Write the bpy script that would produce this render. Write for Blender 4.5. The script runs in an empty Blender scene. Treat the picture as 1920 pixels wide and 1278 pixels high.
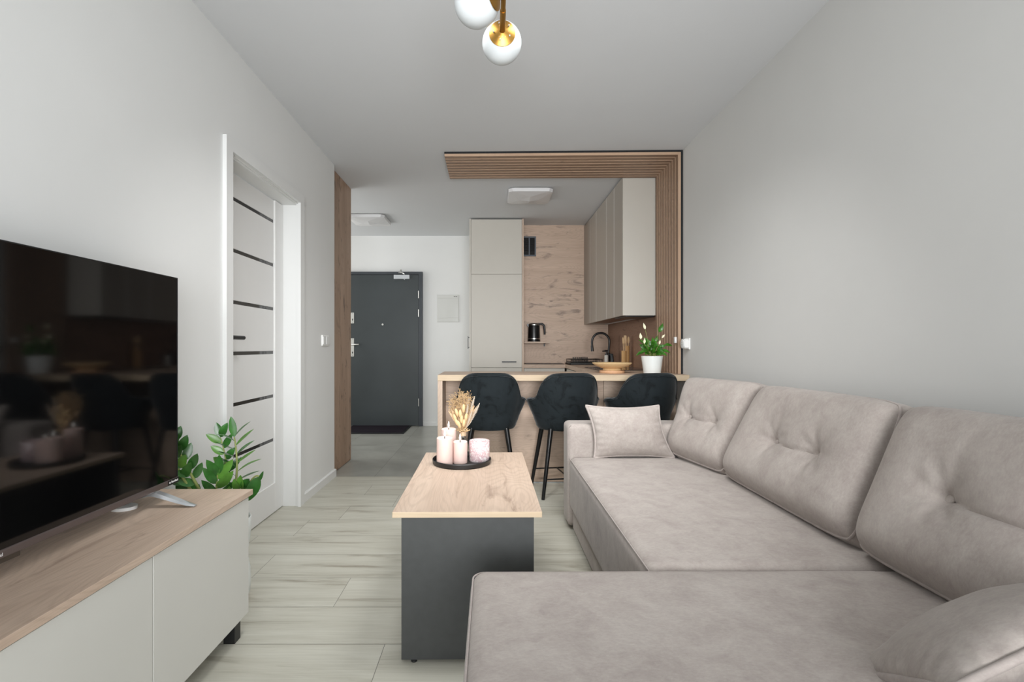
import bpy, bmesh, math, random
from mathutils import Vector, Matrix, noise
PI = math.pi
R = math.radians
scene = bpy.context.scene
COL = scene.collection
random.seed(7)

# ------------------------------------------------------------------ materials
def new_mat(name):
    m = bpy.data.materials.new(name); m.use_nodes = True
    nt = m.node_tree; b = nt.nodes['Principled BSDF']
    return m, nt, b

def lin(r, g, b):
    f = lambda c: (c/12.92 if c <= .04045 else ((c+.055)/1.055)**2.4)
    return (f(r/255), f(g/255), f(b/255), 1)

def N(nt, t, **kw):
    n = nt.nodes.new(t)
    for k, v in kw.items():
        if k in ('operation', 'blend_type', 'data_type', 'noise_dimensions', 'wave_type', 'feature', 'bands_direction', 'attribute_name', 'attribute_type'):
            setattr(n, k, v)
        else:
            n.inputs[k].default_value = v
    return n

def L(nt, a, b): nt.links.new(a, b)

def ramp(nt, src, stops):
    r = nt.nodes.new('ShaderNodeValToRGB')
    e = r.color_ramp.elements
    while len(e) < len(stops): e.new(.5)
    for i, (p, c) in enumerate(stops):
        e[i].position = p; e[i].color = c
    L(nt, src, r.inputs[0]); return r

def mix(nt, fac, a, b, mode='MIX'):
    n = nt.nodes.new('ShaderNodeMix'); n.data_type = 'RGBA'; n.blend_type = mode
    for v, s in ((fac, n.inputs[0]), (a, n.inputs[6]), (b, n.inputs[7])):
        if hasattr(v, 'links') or hasattr(v, 'is_linked'): L(nt, v, s)
        else: s.default_value = v
    return n.outputs[2]

def mapped(nt, scale=(1, 1, 1), loc=(0, 0, 0), rot=(0, 0, 0)):
    tc = nt.nodes.new('ShaderNodeTexCoord')
    mp = nt.nodes.new('ShaderNodeMapping')
    mp.inputs['Scale'].default_value = scale; mp.inputs['Location'].default_value = loc
    mp.inputs['Rotation'].default_value = rot
    L(nt, tc.outputs['Object'], mp.inputs[0]); return mp.outputs[0]

def plain(name, col, rough=.5, metal=0, var=.03, vscale=6, spec=.5, bump=0, bscale=200, coat=0):
    m, nt, b = new_mat(name)
    v = mapped(nt)
    n = N(nt, 'ShaderNodeTexNoise', Scale=vscale, Detail=4); L(nt, v, n.inputs['Vector'])
    c2 = tuple(max(0, x*(1-var)) for x in col[:3])+(1,)
    c1 = tuple(min(1, x*(1+var)) for x in col[:3])+(1,)
    r = ramp(nt, n.outputs['Fac'], [(.35, c2), (.65, c1)])
    L(nt, r.outputs[0], b.inputs['Base Color'])
    b.inputs['Roughness'].default_value = rough; b.inputs['Metallic'].default_value = metal
    b.inputs['Specular IOR Level'].default_value = spec
    b.inputs['Coat Weight'].default_value = coat
    if bump:
        nb = N(nt, 'ShaderNodeTexNoise', Scale=bscale, Detail=3); L(nt, v, nb.inputs['Vector'])
        bp = N(nt, 'ShaderNodeBump', Strength=bump, Distance=.002); L(nt, nb.outputs['Fac'], bp.inputs['Height'])
        L(nt, bp.outputs[0], b.inputs['Normal'])
    return m

def wood(name, axis, light, dark, knot, seed=0., rough=.5, swirl=1., knots=1., kscale=1.0, spec=.35, kth=.60):
    """oak-look board, grain along the given axis"""
    m, nt, b = new_mat(name)
    i = 'XYZ'.index(axis)
    def sc(a, c):
        s = [c, c, c]; s[i] = a; return tuple(s)
    off = (seed*1.7+3.1, seed*2.3+1.3, seed*.9+5.2)
    v1 = mapped(nt, sc(.55, 5.), off)
    n1 = N(nt, 'ShaderNodeTexNoise', Scale=1.6, Detail=5, Roughness=.55, Distortion=.5); L(nt, v1, n1.inputs['Vector'])
    base = ramp(nt, n1.outputs['Fac'], [(.3, dark), (.7, light)]).outputs[0]
    # growth-ring contours
    v2 = mapped(nt, sc(.5, 2.6), off)
    n2 = N(nt, 'ShaderNodeTexNoise', Scale=1.5, Detail=2, Roughness=.4, Distortion=.3); L(nt, v2, n2.inputs['Vector'])
    k = N(nt, 'ShaderNodeMath', operation='MULTIPLY'); L(nt, n2.outputs['Fac'], k.inputs[0]); k.inputs[1].default_value = 300
    s = N(nt, 'ShaderNodeMath', operation='SINE'); L(nt, k.outputs[0], s.inputs[0])
    rg = ramp(nt, s.outputs[0], [(.0, (0, 0, 0, 1)), (1, (1, 1, 1, 1))]).outputs[0]
    f = N(nt, 'ShaderNodeMath', operation='MULTIPLY'); L(nt, rg, f.inputs[0]); f.inputs[1].default_value = .24*swirl
    base = mix(nt, f.outputs[0], base, tuple(c*.74 for c in dark[:3])+(1,))
    # fine pores
    v3 = mapped(nt, sc(2.5, 95.), off)
    n3 = N(nt, 'ShaderNodeTexNoise', Scale=1.8, Detail=3, Roughness=.6); L(nt, v3, n3.inputs['Vector'])
    pr = ramp(nt, n3.outputs['Fac'], [(.42, (1, 1, 1, 1)), (.7, (.86, .84, .82, 1))]).outputs[0]
    base = mix(nt, .8, base, pr, 'MULTIPLY')
    if knots:
        v4 = mapped(nt, sc(1.5*kscale, 5.2*kscale), off)
        n4 = N(nt, 'ShaderNodeTexNoise', Scale=1.7, Detail=5, Roughness=.62, Distortion=1.3); L(nt, v4, n4.inputs['Vector'])
        kr = ramp(nt, n4.outputs['Fac'], [(kth, (0, 0, 0, 1)), (kth+.15, (1, 1, 1, 1))]).outputs[0]
        kf = N(nt, 'ShaderNodeMath', operation='MULTIPLY'); L(nt, kr, kf.inputs[0]); kf.inputs[1].default_value = .75*knots
        base = mix(nt, kf.outputs[0], base, knot)
        # small dark pips
        v5 = mapped(nt, sc(2.2*kscale, 5.0*kscale), off)
        vo = N(nt, 'ShaderNodeTexVoronoi', Scale=1.5); L(nt, v5, vo.inputs['Vector'])
        vr = ramp(nt, vo.outputs['Distance'], [(.035, (1, 1, 1, 1)), (.10, (0, 0, 0, 1))]).outputs[0]
        kf2 = N(nt, 'ShaderNodeMath', operation='MULTIPLY'); L(nt, vr, kf2.inputs[0]); kf2.inputs[1].default_value = .7*knots
        base = mix(nt, kf2.outputs[0], base, knot)
    L(nt, base, b.inputs['Base Color'])
    b.inputs['Roughness'].default_value = rough; b.inputs['Specular IOR Level'].default_value = spec
    bp = N(nt, 'ShaderNodeBump', Strength=.12, Distance=.001); L(nt, n3.outputs['Fac'], bp.inputs['Height'])
    L(nt, bp.outputs[0], b.inputs['Normal'])
    return m

def suede(name, c1, c2, c3):
    m, nt, b = new_mat(name)
    v = mapped(nt)
    n1 = N(nt, 'ShaderNodeTexNoise', Scale=9, Detail=9, Roughness=.72, Distortion=.5); L(nt, v, n1.inputs['Vector'])
    base = ramp(nt, n1.outputs['Fac'], [(.30, c2), (.50, c1), (.72, c3)]).outputs[0]
    v3 = mapped(nt, (1, 1.5, 1), (4, 1, 2), (.5, .1, .3))
    n3 = N(nt, 'ShaderNodeTexNoise', Scale=24, Detail=7, Roughness=.75, Distortion=.6); L(nt, v3, n3.inputs['Vector'])
    g3 = ramp(nt, n3.outputs['Fac'], [(.34, (.86, .855, .85, 1)), (.66, (1.0, 1.0, 1.0, 1))]).outputs[0]
    base = mix(nt, .75, base, g3, 'MULTIPLY')
    v2 = mapped(nt, (1, 2.2, 1), (1, 2, 3), (.3, .2, .6))
    n2 = N(nt, 'ShaderNodeTexNoise', Scale=85, Detail=5, Roughness=.75); L(nt, v2, n2.inputs['Vector'])
    g = ramp(nt, n2.outputs['Fac'], [(.3, (.80, .80, .80, 1)), (.7, (1.0, 1.0, 1.0, 1))]).outputs[0]
    base = mix(nt, .8, base, g, 'MULTIPLY')
    L(nt, base, b.inputs['Base Color'])
    b.inputs['Roughness'].default_value = .95; b.inputs['Specular IOR Level'].default_value = .1
    b.inputs['Sheen Weight'].default_value = .15; b.inputs['Sheen Roughness'].default_value = .5
    bp = N(nt, 'ShaderNodeBump', Strength=.12, Distance=.002); L(nt, n2.outputs['Fac'], bp.inputs['Height'])
    L(nt, bp.outputs[0], b.inputs['Normal'])
    return m

def velvet(name, col):
    m, nt, b = new_mat(name)
    v = mapped(nt)
    n1 = N(nt, 'ShaderNodeTexNoise', Scale=9, Detail=5, Roughness=.6, Distortion=1.2); L(nt, v, n1.inputs['Vector'])
    d = tuple(x*.45 for x in col[:3])+(1,)
    base = ramp(nt, n1.outputs['Fac'], [(.33, d), (.48, col), (.75, tuple(x*1.2 for x in col[:3])+(1,))]).outputs[0]
    L(nt, base, b.inputs['Base Color'])
    b.inputs['Roughness'].default_value = .8; b.inputs['Specular IOR Level'].default_value = .15
    b.inputs['Sheen Weight'].default_value = .25; b.inputs['Sheen Roughness'].default_value = .35
    return m

def glassy(name, col, rough=.02, ior=1.45):
    m, nt, b = new_mat(name)
    b.inputs['Base Color'].default_value = col
    b.inputs['Transmission Weight'].default_value = 1; b.inputs['Roughness'].default_value = rough
    b.inputs['IOR'].default_value = ior
    return m

OAK_L, OAK_D, OAK_K = lin(204, 183, 165), lin(186, 164, 146), lin(130, 108, 94)
WARM_L, WARM_D, WARM_K = lin(166, 138, 116), lin(136, 111, 93), lin(84, 64, 52)
M = {}
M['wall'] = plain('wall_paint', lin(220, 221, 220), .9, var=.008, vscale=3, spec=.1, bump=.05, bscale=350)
M['wallshade'] = plain('wall_paint_shaded', lin(206, 206, 204), .9, var=.008, vscale=3, spec=.1, bump=.05, bscale=350)  # same paint darkened: weaker light on the right wall put into the colour
M['ceil'] = plain('ceiling_paint', lin(210, 212, 214), .95, var=.006, vscale=3, spec=.1)
M['white'] = plain('white_lacquer', lin(218, 219, 218), .35, var=.006, spec=.4)
M['doorwhite'] = plain('door_white', lin(224, 224, 223), .4, var=.006, spec=.35)
M['plastic'] = plain('white_plastic', lin(232, 232, 230), .3, var=.004)
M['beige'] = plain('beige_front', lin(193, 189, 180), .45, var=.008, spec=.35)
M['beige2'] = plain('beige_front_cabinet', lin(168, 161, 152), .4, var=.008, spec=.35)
M['tvfront'] = plain('warm_white_front', lin(206, 205, 199), .5, var=.006, spec=.3)
M['anthracite'] = plain('anthracite_door', lin(54, 60, 62), .42, var=.10, vscale=2.0, spec=.4)
M['anthracite2'] = plain('anthracite_frame', lin(54, 59, 64), .45, var=.04, spec=.4)
M['graphite'] = plain('graphite_board', lin(66, 68, 68), .42, var=.05, vscale=30, spec=.45, bump=.08, bscale=600)
M['black'] = plain('black_satin', lin(24, 25, 26), .4, var=.05)
M['blackmetal'] = plain('black_metal', lin(14, 14, 15), .32, var=.05, spec=.5)
M['felt'] = plain('dark_felt', lin(46, 47, 48), .95, var=.15, vscale=150, spec=.05)
M['steel'] = plain('brushed_steel', lin(190, 190, 186), .35, 1, var=.04)
M['silver'] = plain('silver_paint', lin(196, 200, 203), .32, .75, var=.02)
M['brass'] = plain('polished_brass', lin(176, 134, 68), .36, 1, var=.02)
M['opal'] = plain('opal_glass', lin(204, 209, 211), .25, var=.004, spec=.4)
M['lampwhite'] = plain('lamp_acrylic', lin(212, 212, 213), .35, var=.004)
M['mat'] = plain('doormat_pile', lin(42, 38, 44), .98, var=.12, vscale=90, spec=.05, bump=.6, bscale=500)
M['grout'] = plain('grout', lin(118, 116, 110), .9)
M['tilegrout'] = plain('tile_grout', lin(150, 150, 144), .9)
M['screen'] = plain('tv_glass', (.0025, .0025, .0028, 1), .06, var=0, spec=.42)
M['bezel'] = plain('tv_bezel', lin(112, 102, 100), .42, .6, var=.03)
M['hobglass'] = plain('hob_glass', (.004, .004, .004, 1), .03, var=0, spec=.7)
M['doorglass'] = plain('black_lacquered_glass', (.010, .009, .008, 1), .08, var=0, spec=.6)
M['candle'] = plain('pink_wax', lin(232, 204, 195), .6, var=.02, vscale=30)
M['candle'].node_tree.nodes['Principled BSDF'].inputs['Subsurface Weight'].default_value = .06
M['candle'].node_tree.nodes['Principled BSDF'].inputs['Subsurface Radius'].default_value = (.02, .01, .008)
m, nt, b = new_mat('candle_flame'); b.inputs['Emission Color'].default_value = (1, .95, .86, 1); b.inputs['Emission Strength'].default_value = 2.2
b.inputs['Base Color'].default_value = (1, 1, 1, 1); M['flame'] = m
M['wick'] = plain('wick', lin(40, 36, 34), .9)
M['fusegloss'] = plain('fuse_box_gloss', lin(205, 206, 203), .06, var=.004, spec=.6)
M['ceramic'] = plain('white_ceramic', lin(226, 230, 228), .35, var=.005)
M['soil'] = plain('soil', lin(58, 44, 34), .95, var=.4, vscale=80)
M['soap'] = plain('grey_soap_bottle', lin(186, 184, 178), .4)
M['bamboo'] = wood('bamboo', 'Z', lin(222, 180, 124), lin(205, 160, 104), lin(150, 110, 70), 3, .5, .4, 0)
M['bamboo_light'] = wood('bamboo_light', 'Z', lin(228, 198, 158), lin(212, 178, 134), lin(150, 110, 70), 5, .5, .3, 0)
M['bowlwood'] = wood('pale_bowl_wood', 'X', lin(232, 204, 158), lin(220, 188, 140), lin(160, 120, 80), 4, .45, .3, 0)
M['trivet'] = wood('trivet_wood', 'X', lin(214, 172, 136), lin(198, 154, 118), lin(150, 110, 80), 6, .5, .4, 0)
M['oakX'] = wood('oak_board_x', 'X', OAK_L, OAK_D, OAK_K, 0)
M['oakY'] = wood('oak_board_y', 'Y', OAK_L, OAK_D, OAK_K, 1.3)
M['oakY2'] = wood('oak_board_cabinet', 'Y', OAK_L, OAK_D, OAK_K, 4.4)
M['oakZ'] = wood('oak_board_z', 'Z', OAK_L, OAK_D, OAK_K, 2.2)
M['oakpanel'] = wood('oak_wall_panel', 'X', lin(212, 189, 170), lin(194, 170, 151), lin(118, 104, 96), 7.7, knots=1.1, kscale=1.05, kth=.575)
M['oaksplash'] = wood('oak_splashback', 'Y', lin(158, 126, 106), lin(136, 106, 88), lin(74, 54, 44), 3.3, knots=1.2, kscale=1.8)
M['oakhall'] = wood('oak_hall_panel', 'Z', lin(178, 150, 128), lin(154, 127, 106), lin(74, 56, 46), 9.1, swirl=.5, knots=1.25, kscale=1.7, kth=.57)
M['slatX'] = wood('slat_oak_x', 'X', WARM_L, WARM_D, WARM_K, 2.7, swirl=.6, kscale=1.6)
M['slatZ'] = wood('slat_oak_z', 'Z', WARM_L, WARM_D, WARM_K, 6.7, swirl=.6, kscale=1.6)
M['slatside'] = wood('slat_side_lit_x', 'X', lin(192, 163, 138), lin(178, 149, 125), WARM_K, 1.7, swirl=.4, knots=.3)  # slat sides paler than their faces: window light put into the colour
M['slatlitZ'] = wood('slat_side_lit_z', 'Z', lin(188, 160, 136), lin(174, 146, 122), WARM_K, 1.9, swirl=.4, knots=.3)  # upright slats, sides likewise painted as if lit
M['edge'] = wood('oak_edge_band', 'X', lin(206, 187, 160), lin(193, 172, 145), OAK_K, 5, .5, .3, 0)
M['suede'] = suede('taupe_suede', lin(177, 168, 162), lin(164, 154, 149), lin(186, 178, 172))
M['suedepipe'] = suede('taupe_piping', lin(180, 170, 165), lin(172, 162, 157), lin(186, 177, 172))
M['velvet'] = velvet('black_velvet', lin(31, 37, 40))
M['leaf'] = plain('zz_leaf', lin(46, 94, 36), .25, var=.35, vscale=18, spec=.5)
M['leafl'] = plain('zz_leaf_young', lin(80, 126, 46), .28, var=.25, vscale=18, spec=.5)
M['stem'] = plain('zz_stem', lin(136, 146, 84), .5, var=.15, vscale=30)
M['lilyleaf'] = plain('lily_leaf', lin(56, 110, 30), .3, var=.4, vscale=40, spec=.45)
M['lilyflower'] = plain('lily_spathe', lin(226, 224, 192), .5, var=.05)
M['straw'] = plain('dried_straw', lin(190, 160, 116), .9, var=.15, vscale=60)
M['bunny'] = plain('bunny_tail', lin(208, 178, 134), .95, var=.08, vscale=80)
M['pampas'] = plain('pampas_white', lin(228, 218, 204), .95, var=.05, vscale=60)
M['husk'] = plain('dried_husk', lin(188, 160, 128), .9, var=.2, vscale=60)
M['tie'] = plain('bouquet_tie', lin(206, 178, 146), .8)
M['vase'] = glassy('clear_vase_glass', (.93, .95, .94, 1), .02)
M['mark'] = plain('printed_mark', lin(70, 70, 72), .6)
M['markw'] = plain('printed_mark_white', lin(225, 225, 225), .5)
M['socketdark'] = plain('socket_hole', lin(30, 30, 30), .6)

# jar with flecked pink glass
m, nt, b = new_mat('flecked_pink_glass')
v = mapped(nt, (1, 1, 1), (0, 0, 0), (.5, .7, .2))
vo = N(nt, 'ShaderNodeTexNoise', Scale=70, Detail=2, Roughness=.5, Distortion=1.6); L(nt, v, vo.inputs['Vector'])
r = ramp(nt, vo.outputs['Fac'], [(.46, lin(220, 188, 192)), (.62, lin(250, 243, 241))])
L(nt, r.outputs[0], b.inputs['Base Color']); b.inputs['Roughness'].default_value = .12; b.inputs['Coat Weight'].default_value = .5
b.inputs['Transmission Weight'].default_value = .15
M['jar'] = m

# floor: per-face random attribute drives the tone of each plank / tile
def floor_plank():
    m, nt, b = new_mat('grey_oak_plank_tile')
    at = nt.nodes.new('ShaderNodeAttribute'); at.attribute_name = 'rnd'
    tc = nt.nodes.new('ShaderNodeTexCoord')
    mp = nt.nodes.new('ShaderNodeMapping'); mp.inputs['Scale'].default_value = (.8, 7, 1)
    L(nt, tc.outputs['Object'], mp.inputs[0])
    ad = nt.nodes.new('ShaderNodeVectorMath'); ad.operation = 'ADD'
    sc = nt.nodes.new('ShaderNodeVectorMath'); sc.operation = 'SCALE'; sc.inputs['Scale'].default_value = 17.3
    L(nt, at.outputs['Color'], sc.inputs[0]); L(nt, mp.outputs[0], ad.inputs[0]); L(nt, sc.outputs[0], ad.inputs[1])
    n1 = N(nt, 'ShaderNodeTexNoise', Scale=1.7, Detail=6, Roughness=.6, Distortion=.7); L(nt, ad.outputs[0], n1.inputs['Vector'])
    base = ramp(nt, n1.outputs['Fac'], [(.29, lin(146, 141, 128)), (.43, lin(181, 179, 167)), (.7, lin(194, 193, 182))]).outputs[0]
    mp2 = nt.nodes.new('ShaderNodeMapping'); mp2.inputs['Scale'].default_value = (3, 90, 1); L(nt, tc.outputs['Object'], mp2.inputs[0])
    n2 = N(nt, 'ShaderNodeTexNoise', Scale=1.5, Detail=3); L(nt, mp2.outputs[0], n2.inputs['Vector'])
    g = ramp(nt, n2.outputs['Fac'], [(.35, (.90, .90, .89, 1)), (.65, (1, 1, 1, 1))]).outputs[0]
    base = mix(nt, .8, base, g, 'MULTIPLY')
    n3 = N(nt, 'ShaderNodeTexNoise', Scale=2.6, Detail=6, Roughness=.6, Distortion=1.8); L(nt, ad.outputs[0], n3.inputs['Vector'])
    kr = ramp(nt, n3.outputs['Fac'], [(.63, (0, 0, 0, 1)), (.76, (.6, .6, .6, 1))]).outputs[0]
    base = mix(nt, kr, base, lin(118, 108, 96))
    L(nt, base, b.inputs['Base Color'])
    b.inputs['Roughness'].default_value = .42; b.inputs['Specular IOR Level'].default_value = .35
    return m
def floor_tile():
    m, nt, b = new_mat('grey_concrete_tile')
    at = nt.nodes.new('ShaderNodeAttribute'); at.attribute_name = 'rnd'
    tc = nt.nodes.new('ShaderNodeTexCoord')
    ad = nt.nodes.new('ShaderNodeVectorMath'); ad.operation = 'ADD'
    sc = nt.nodes.new('ShaderNodeVectorMath'); sc.operation = 'SCALE'; sc.inputs['Scale'].default_value = 13.1
    L(nt, at.outputs['Color'], sc.inputs[0]); L(nt, tc.outputs['Object'], ad.inputs[0]); L(nt, sc.outputs[0], ad.inputs[1])
    n1 = N(nt, 'ShaderNodeTexNoise', Scale=2.2, Detail=6, Roughness=.6, Distortion=.6); L(nt, ad.outputs[0], n1.inputs['Vector'])
    base = ramp(nt, n1.outputs['Fac'], [(.3, lin(140, 140, 134)), (.65, lin(166, 167, 160))]).outputs[0]
    L(nt, base, b.inputs['Base Color'])
    b.inputs['Roughness'].default_value = .28; b.inputs['Specular IOR Level'].default_value = .5
    return m
M['plank'] = floor_plank(); M['tile'] = floor_tile()

# ------------------------------------------------------------------ mesh helpers
def BM(): return bmesh.new()

def box(bm, x0, x1, y0, y1, z0, z1, bev=0, seg=2, mi=0):
    r = bmesh.ops.create_cube(bm, size=1)
    vs = r['verts']
    for v in vs:
        v.co = Vector(((x0+x1)/2+v.co.x*(x1-x0), (y0+y1)/2+v.co.y*(y1-y0), (z0+z1)/2+v.co.z*(z1-z0)))
    if mi:
        for f in {f for v in vs for f in v.link_faces}: f.material_index = mi
    if bev:
        es = list({e for v in vs for e in v.link_edges})
        bmesh.ops.bevel(bm, geom=es, offset=bev, segments=seg, affect='EDGES', profile=.5)
    return bm

def ring(bm, c, u, w, r, seg):
    return [bm.verts.new(c+u*(r*math.cos(2*PI*i/seg))+w*(r*math.sin(2*PI*i/seg))) for i in range(seg)]

def tube(bm, pts, rad, seg=8, caps=True, closed=False):
    pts = [Vector(p) for p in pts]; n = len(pts)
    rs = rad if isinstance(rad, (list, tuple)) else [rad]*n
    rings = []; prev = None
    for i, p in enumerate(pts):
        a = pts[(i-1) % n] if (closed or i > 0) else p
        c = pts[(i+1) % n] if (closed or i < n-1) else p
        t = (c-a)
        t = t.normalized() if t.length > 1e-9 else Vector((0, 0, 1))
        if prev is None:
            ref = Vector((0, 0, 1)) if abs(t.z) < .9 else Vector((1, 0, 0))
            u = t.cross(ref).normalized()
        else:
            u = prev - t*prev.dot(t)
            u = u.normalized() if u.length > 1e-6 else t.orthogonal().normalized()
        prev = u; w = t.cross(u)
        rings.append(ring(bm, p, u, w, rs[i], seg))
    m = n if closed else n-1
    for i in range(m):
        A, B = rings[i], rings[(i+1) % n]
        for j in range(seg):
            k = (j+1) % seg
            bm.faces.new((A[j], A[k], B[k], B[j]))
    if caps and not closed:
        bm.faces.new(list(reversed(rings[0]))); bm.faces.new(rings[-1])
    return bm

def lathe(bm, prof, c=(0, 0, 0), seg=32, sx=1, sy=1):
    c = Vector(c); rings = []
    for r, z in prof:
        if r < 1e-6: rings.append([bm.verts.new(c+Vector((0, 0, z)))])
        else: rings.append([bm.verts.new(c+Vector((r*sx*math.cos(2*PI*i/seg), r*sy*math.sin(2*PI*i/seg), z))) for i in range(seg)])
    for A, B in zip(rings, rings[1:]):
        if len(A) == 1 and len(B) == 1: continue
        for j in range(seg):
            k = (j+1) % seg
            if len(A) == 1: bm.faces.new((A[0], B[k], B[j]))
            elif len(B) == 1: bm.faces.new((A[j], A[k], B[0]))
            else: bm.faces.new((A[j], A[k], B[k], B[j]))
    return bm

def ell(bm, c, rx, ry, rz, u=16, v=10, mat=None):
    r = bmesh.ops.create_uvsphere(bm, u_segments=u, v_segments=v, radius=1)
    for q in r['verts']:
        p = Vector((q.co.x*rx, q.co.y*ry, q.co.z*rz))
        if mat: p = mat @ p
        q.co = p+Vector(c)
    return bm

def seed(bm, c, r, h):
    c = Vector(c); q = [bm.verts.new(c+Vector(d)) for d in ((r, 0, 0), (0, r, 0), (-r, 0, 0), (0, -r, 0), (0, 0, h), (0, 0, -h))]
    for i in range(4):
        j = (i+1) % 4
        bm.faces.new((q[i], q[j], q[4])); bm.faces.new((q[j], q[i], q[5]))

def xform(bm, mat): bmesh.ops.transform(bm, matrix=mat, verts=bm.verts); return bm

def prism(bm, poly, axis, a, b):
    """2-D polygon extruded along an axis"""
    def pt(p, t):
        if axis == 'X': return Vector((t, p[0], p[1]))
        if axis == 'Y': return Vector((p[0], t, p[1]))
        return Vector((p[0], p[1], t))
    A = [bm.verts.new(pt(p, a)) for p in poly]; B = [bm.verts.new(pt(p, b)) for p in poly]
    n = len(poly)
    for i in range(n): bm.faces.new((A[i], A[(i+1) % n], B[(i+1) % n], B[i]))
    bm.faces.new(list(reversed(A))); bm.faces.new(B)
    return bm

def mesh_of(name, bm, mats, smooth=None):
    bmesh.ops.recalc_face_normals(bm, faces=bm.faces)
    me = bpy.data.meshes.new(name); bm.to_mesh(me); bm.free()
    for m in (mats if isinstance(mats, (list, tuple)) else [mats]): me.materials.append(m)
    if smooth is not None:
        me.polygons.foreach_set('use_smooth', [True]*len(me.polygons))
        me.set_sharp_from_angle(angle=R(smooth))
    return me

def obj(name, bm, mats, parent=None, smooth=None, label=None, sub=0):
    """one mesh object; top-level ones get their origin at the middle of their base"""
    me = mesh_of(name, bm, mats, smooth)
    o = bpy.data.objects.new(name, me); COL.objects.link(o)
    if parent is None:
        xs = [v.co.x for v in me.vertices]; ys = [v.co.y for v in me.vertices]; zs = [v.co.z for v in me.vertices]
        c = Vector(((min(xs)+max(xs))/2, (min(ys)+max(ys))/2, min(zs)))
        me.transform(Matrix.Translation(-c)); o.location = c
    else:
        o.parent = parent
        root = parent
        off = Vector((0, 0, 0))
        while root: off += root.location if root.parent is None else Vector((0, 0, 0)); root = root.parent
        if parent.parent is None: o.matrix_parent_inverse = Matrix.Translation(-off)
    if label: o['label'] = label
    if sub:
        md = o.modifiers.new('smooth', 'SUBSURF'); md.levels = sub; md.render_levels = sub
    return o

def tag(o, label, cat, group=None):
    o['label'] = label; o['category'] = cat
    if group: o['group'] = group
    return o

def thing(name, label, cat, loc=(0, 0, 0), group=None):
    o = bpy.data.objects.new(name, None); COL.objects.link(o); o.location = loc; o.empty_display_size = .05
    return tag(o, label, cat, group)

def struct(name, bm, mats, parent=None, smooth=None):
    o = obj(name, bm, mats, parent, smooth)
    if parent is None: o['kind'] = 'structure'
    return o

def struct_root(name, loc=(0, 0, 0)):
    o = bpy.data.objects.new(name, None); COL.objects.link(o); o.location = loc; o['kind'] = 'structure'
    return o

def dup(root, loc, rotz=0, label=None):
    r = root.copy(); COL.objects.link(r); r.location = loc; r.rotation_euler = (0, 0, rotz)
    if label: r['label'] = label
    for ch in list(root.children):
        c = ch.copy(); COL.objects.link(c); c.parent = r; c.matrix_parent_inverse = ch.matrix_parent_inverse.copy()
        for g in ch.children:
            d = g.copy(); COL.objects.link(d); d.parent = c; d.matrix_parent_inverse = g.matrix_parent_inverse.copy()
    return r

def B1(*a, **k): return box(BM(), *a, **k)

# ------------------------------------------------------------------ setting
H = 2.56                    # ceiling height
XL, XR = -1.289, 1.457      # side walls
YB = 6.512                  # hall end wall
YK = 5.94                   # kitchen end wall
YF = -1.3                   # window wall behind the viewer

# floor: plank rows (joints as laid) + 60 cm tiles
bm = BM(); lay = bm.faces.layers.float_color.new('rnd')
rng = random.Random(3)
def quad(x0, x1, y0, y1, mi, g=.0009):
    vs = [bm.verts.new(p) for p in ((x0+g, y0+g, 0), (x1-g, y0+g, 0), (x1-g, y1-g, 0), (x0+g, y1-g, 0))]
    f = bm.faces.new(vs); f.material_index = mi; f[lay] = (rng.random(), rng.random(), rng.random(), 1)
known = {-1: -.381, 1: -.648, 2: -1.107, 4: -1.117, 7: -.914}
YT = 3.969
for n in range(-13, 9):
    y0 = 1.7354+.2482*n; y1 = min(y0+.2482, YT)
    j = known.get(n, -1.3+rng.random()*1.2)
    xs = sorted({-1.7} | {max(-1.7, min(1.6, j+1.2*k)) for k in range(-2, 4)} | {1.6})
    for a, c in zip(xs, xs[1:]):
        if c-a > .01: quad(a, c, y0, y1, 0)
for a in range(-5, 4):
    for k in range(0, 5):
        x0 = -.958+.608*a; y0 = YT+.608*k
        quad(max(x0, -3.3), min(x0+.608, 1.62), y0, min(y0+.608, 6.6), 1, .0016)
vs = [bm.verts.new(p) for p in ((-1.7, YF-.3, -.0015), (1.65, YF-.3, -.0015), (1.65, YT, -.0015), (-1.7, YT, -.0015))]
f = bm.faces.new(vs); f.material_index = 2
vs = [bm.verts.new(p) for p in ((-3.4, YT, -.0012), (1.65, YT, -.0012), (1.65, 6.6, -.0012), (-3.4, 6.6, -.0012))]
f = bm.faces.new(vs); f.material_index = 3
struct('floor', bm, [M['plank'], M['tile'], M['grout'], M['tilegrout']])

struct('ceiling', B1(-3.4, 1.62, YF-.15, 6.62, H, H+.1), M['ceil'])
# left wall, with the doorway left open
bm = BM()
box(bm, XL-.12, XL, YF-.1, 2.360, 0, H); box(bm, XL-.12, XL, 3.250, 3.975, 0, H); box(bm, XL-.12, XL, 2.360, 3.250, 2.045, H)
struct('wall_left', bm, M['wall'])
struct('wall_right', B1(XR, XR+.12, YF-.1, 6.6, 0, H), M['wallshade'])
struct('wall_back', B1(-3.3, .6, YB, YB+.12, 0, H), M['wall'])
struct('wall_kitchen', B1(.40, XR, YK, YK+.10, 0, H), M['oakpanel'])
struct('wall_splashback', B1(1.442, XR, 4.18, YK, .86, 1.34), M['oaksplash'])
struct('wall_hall', B1(-3.4, -3.3, 4.4, 6.6, 0, H), M['wall'])
struct('wall_partition', B1(-3.4, -1.345, 3.975, 4.568, 0, H), M['wall'])
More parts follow.
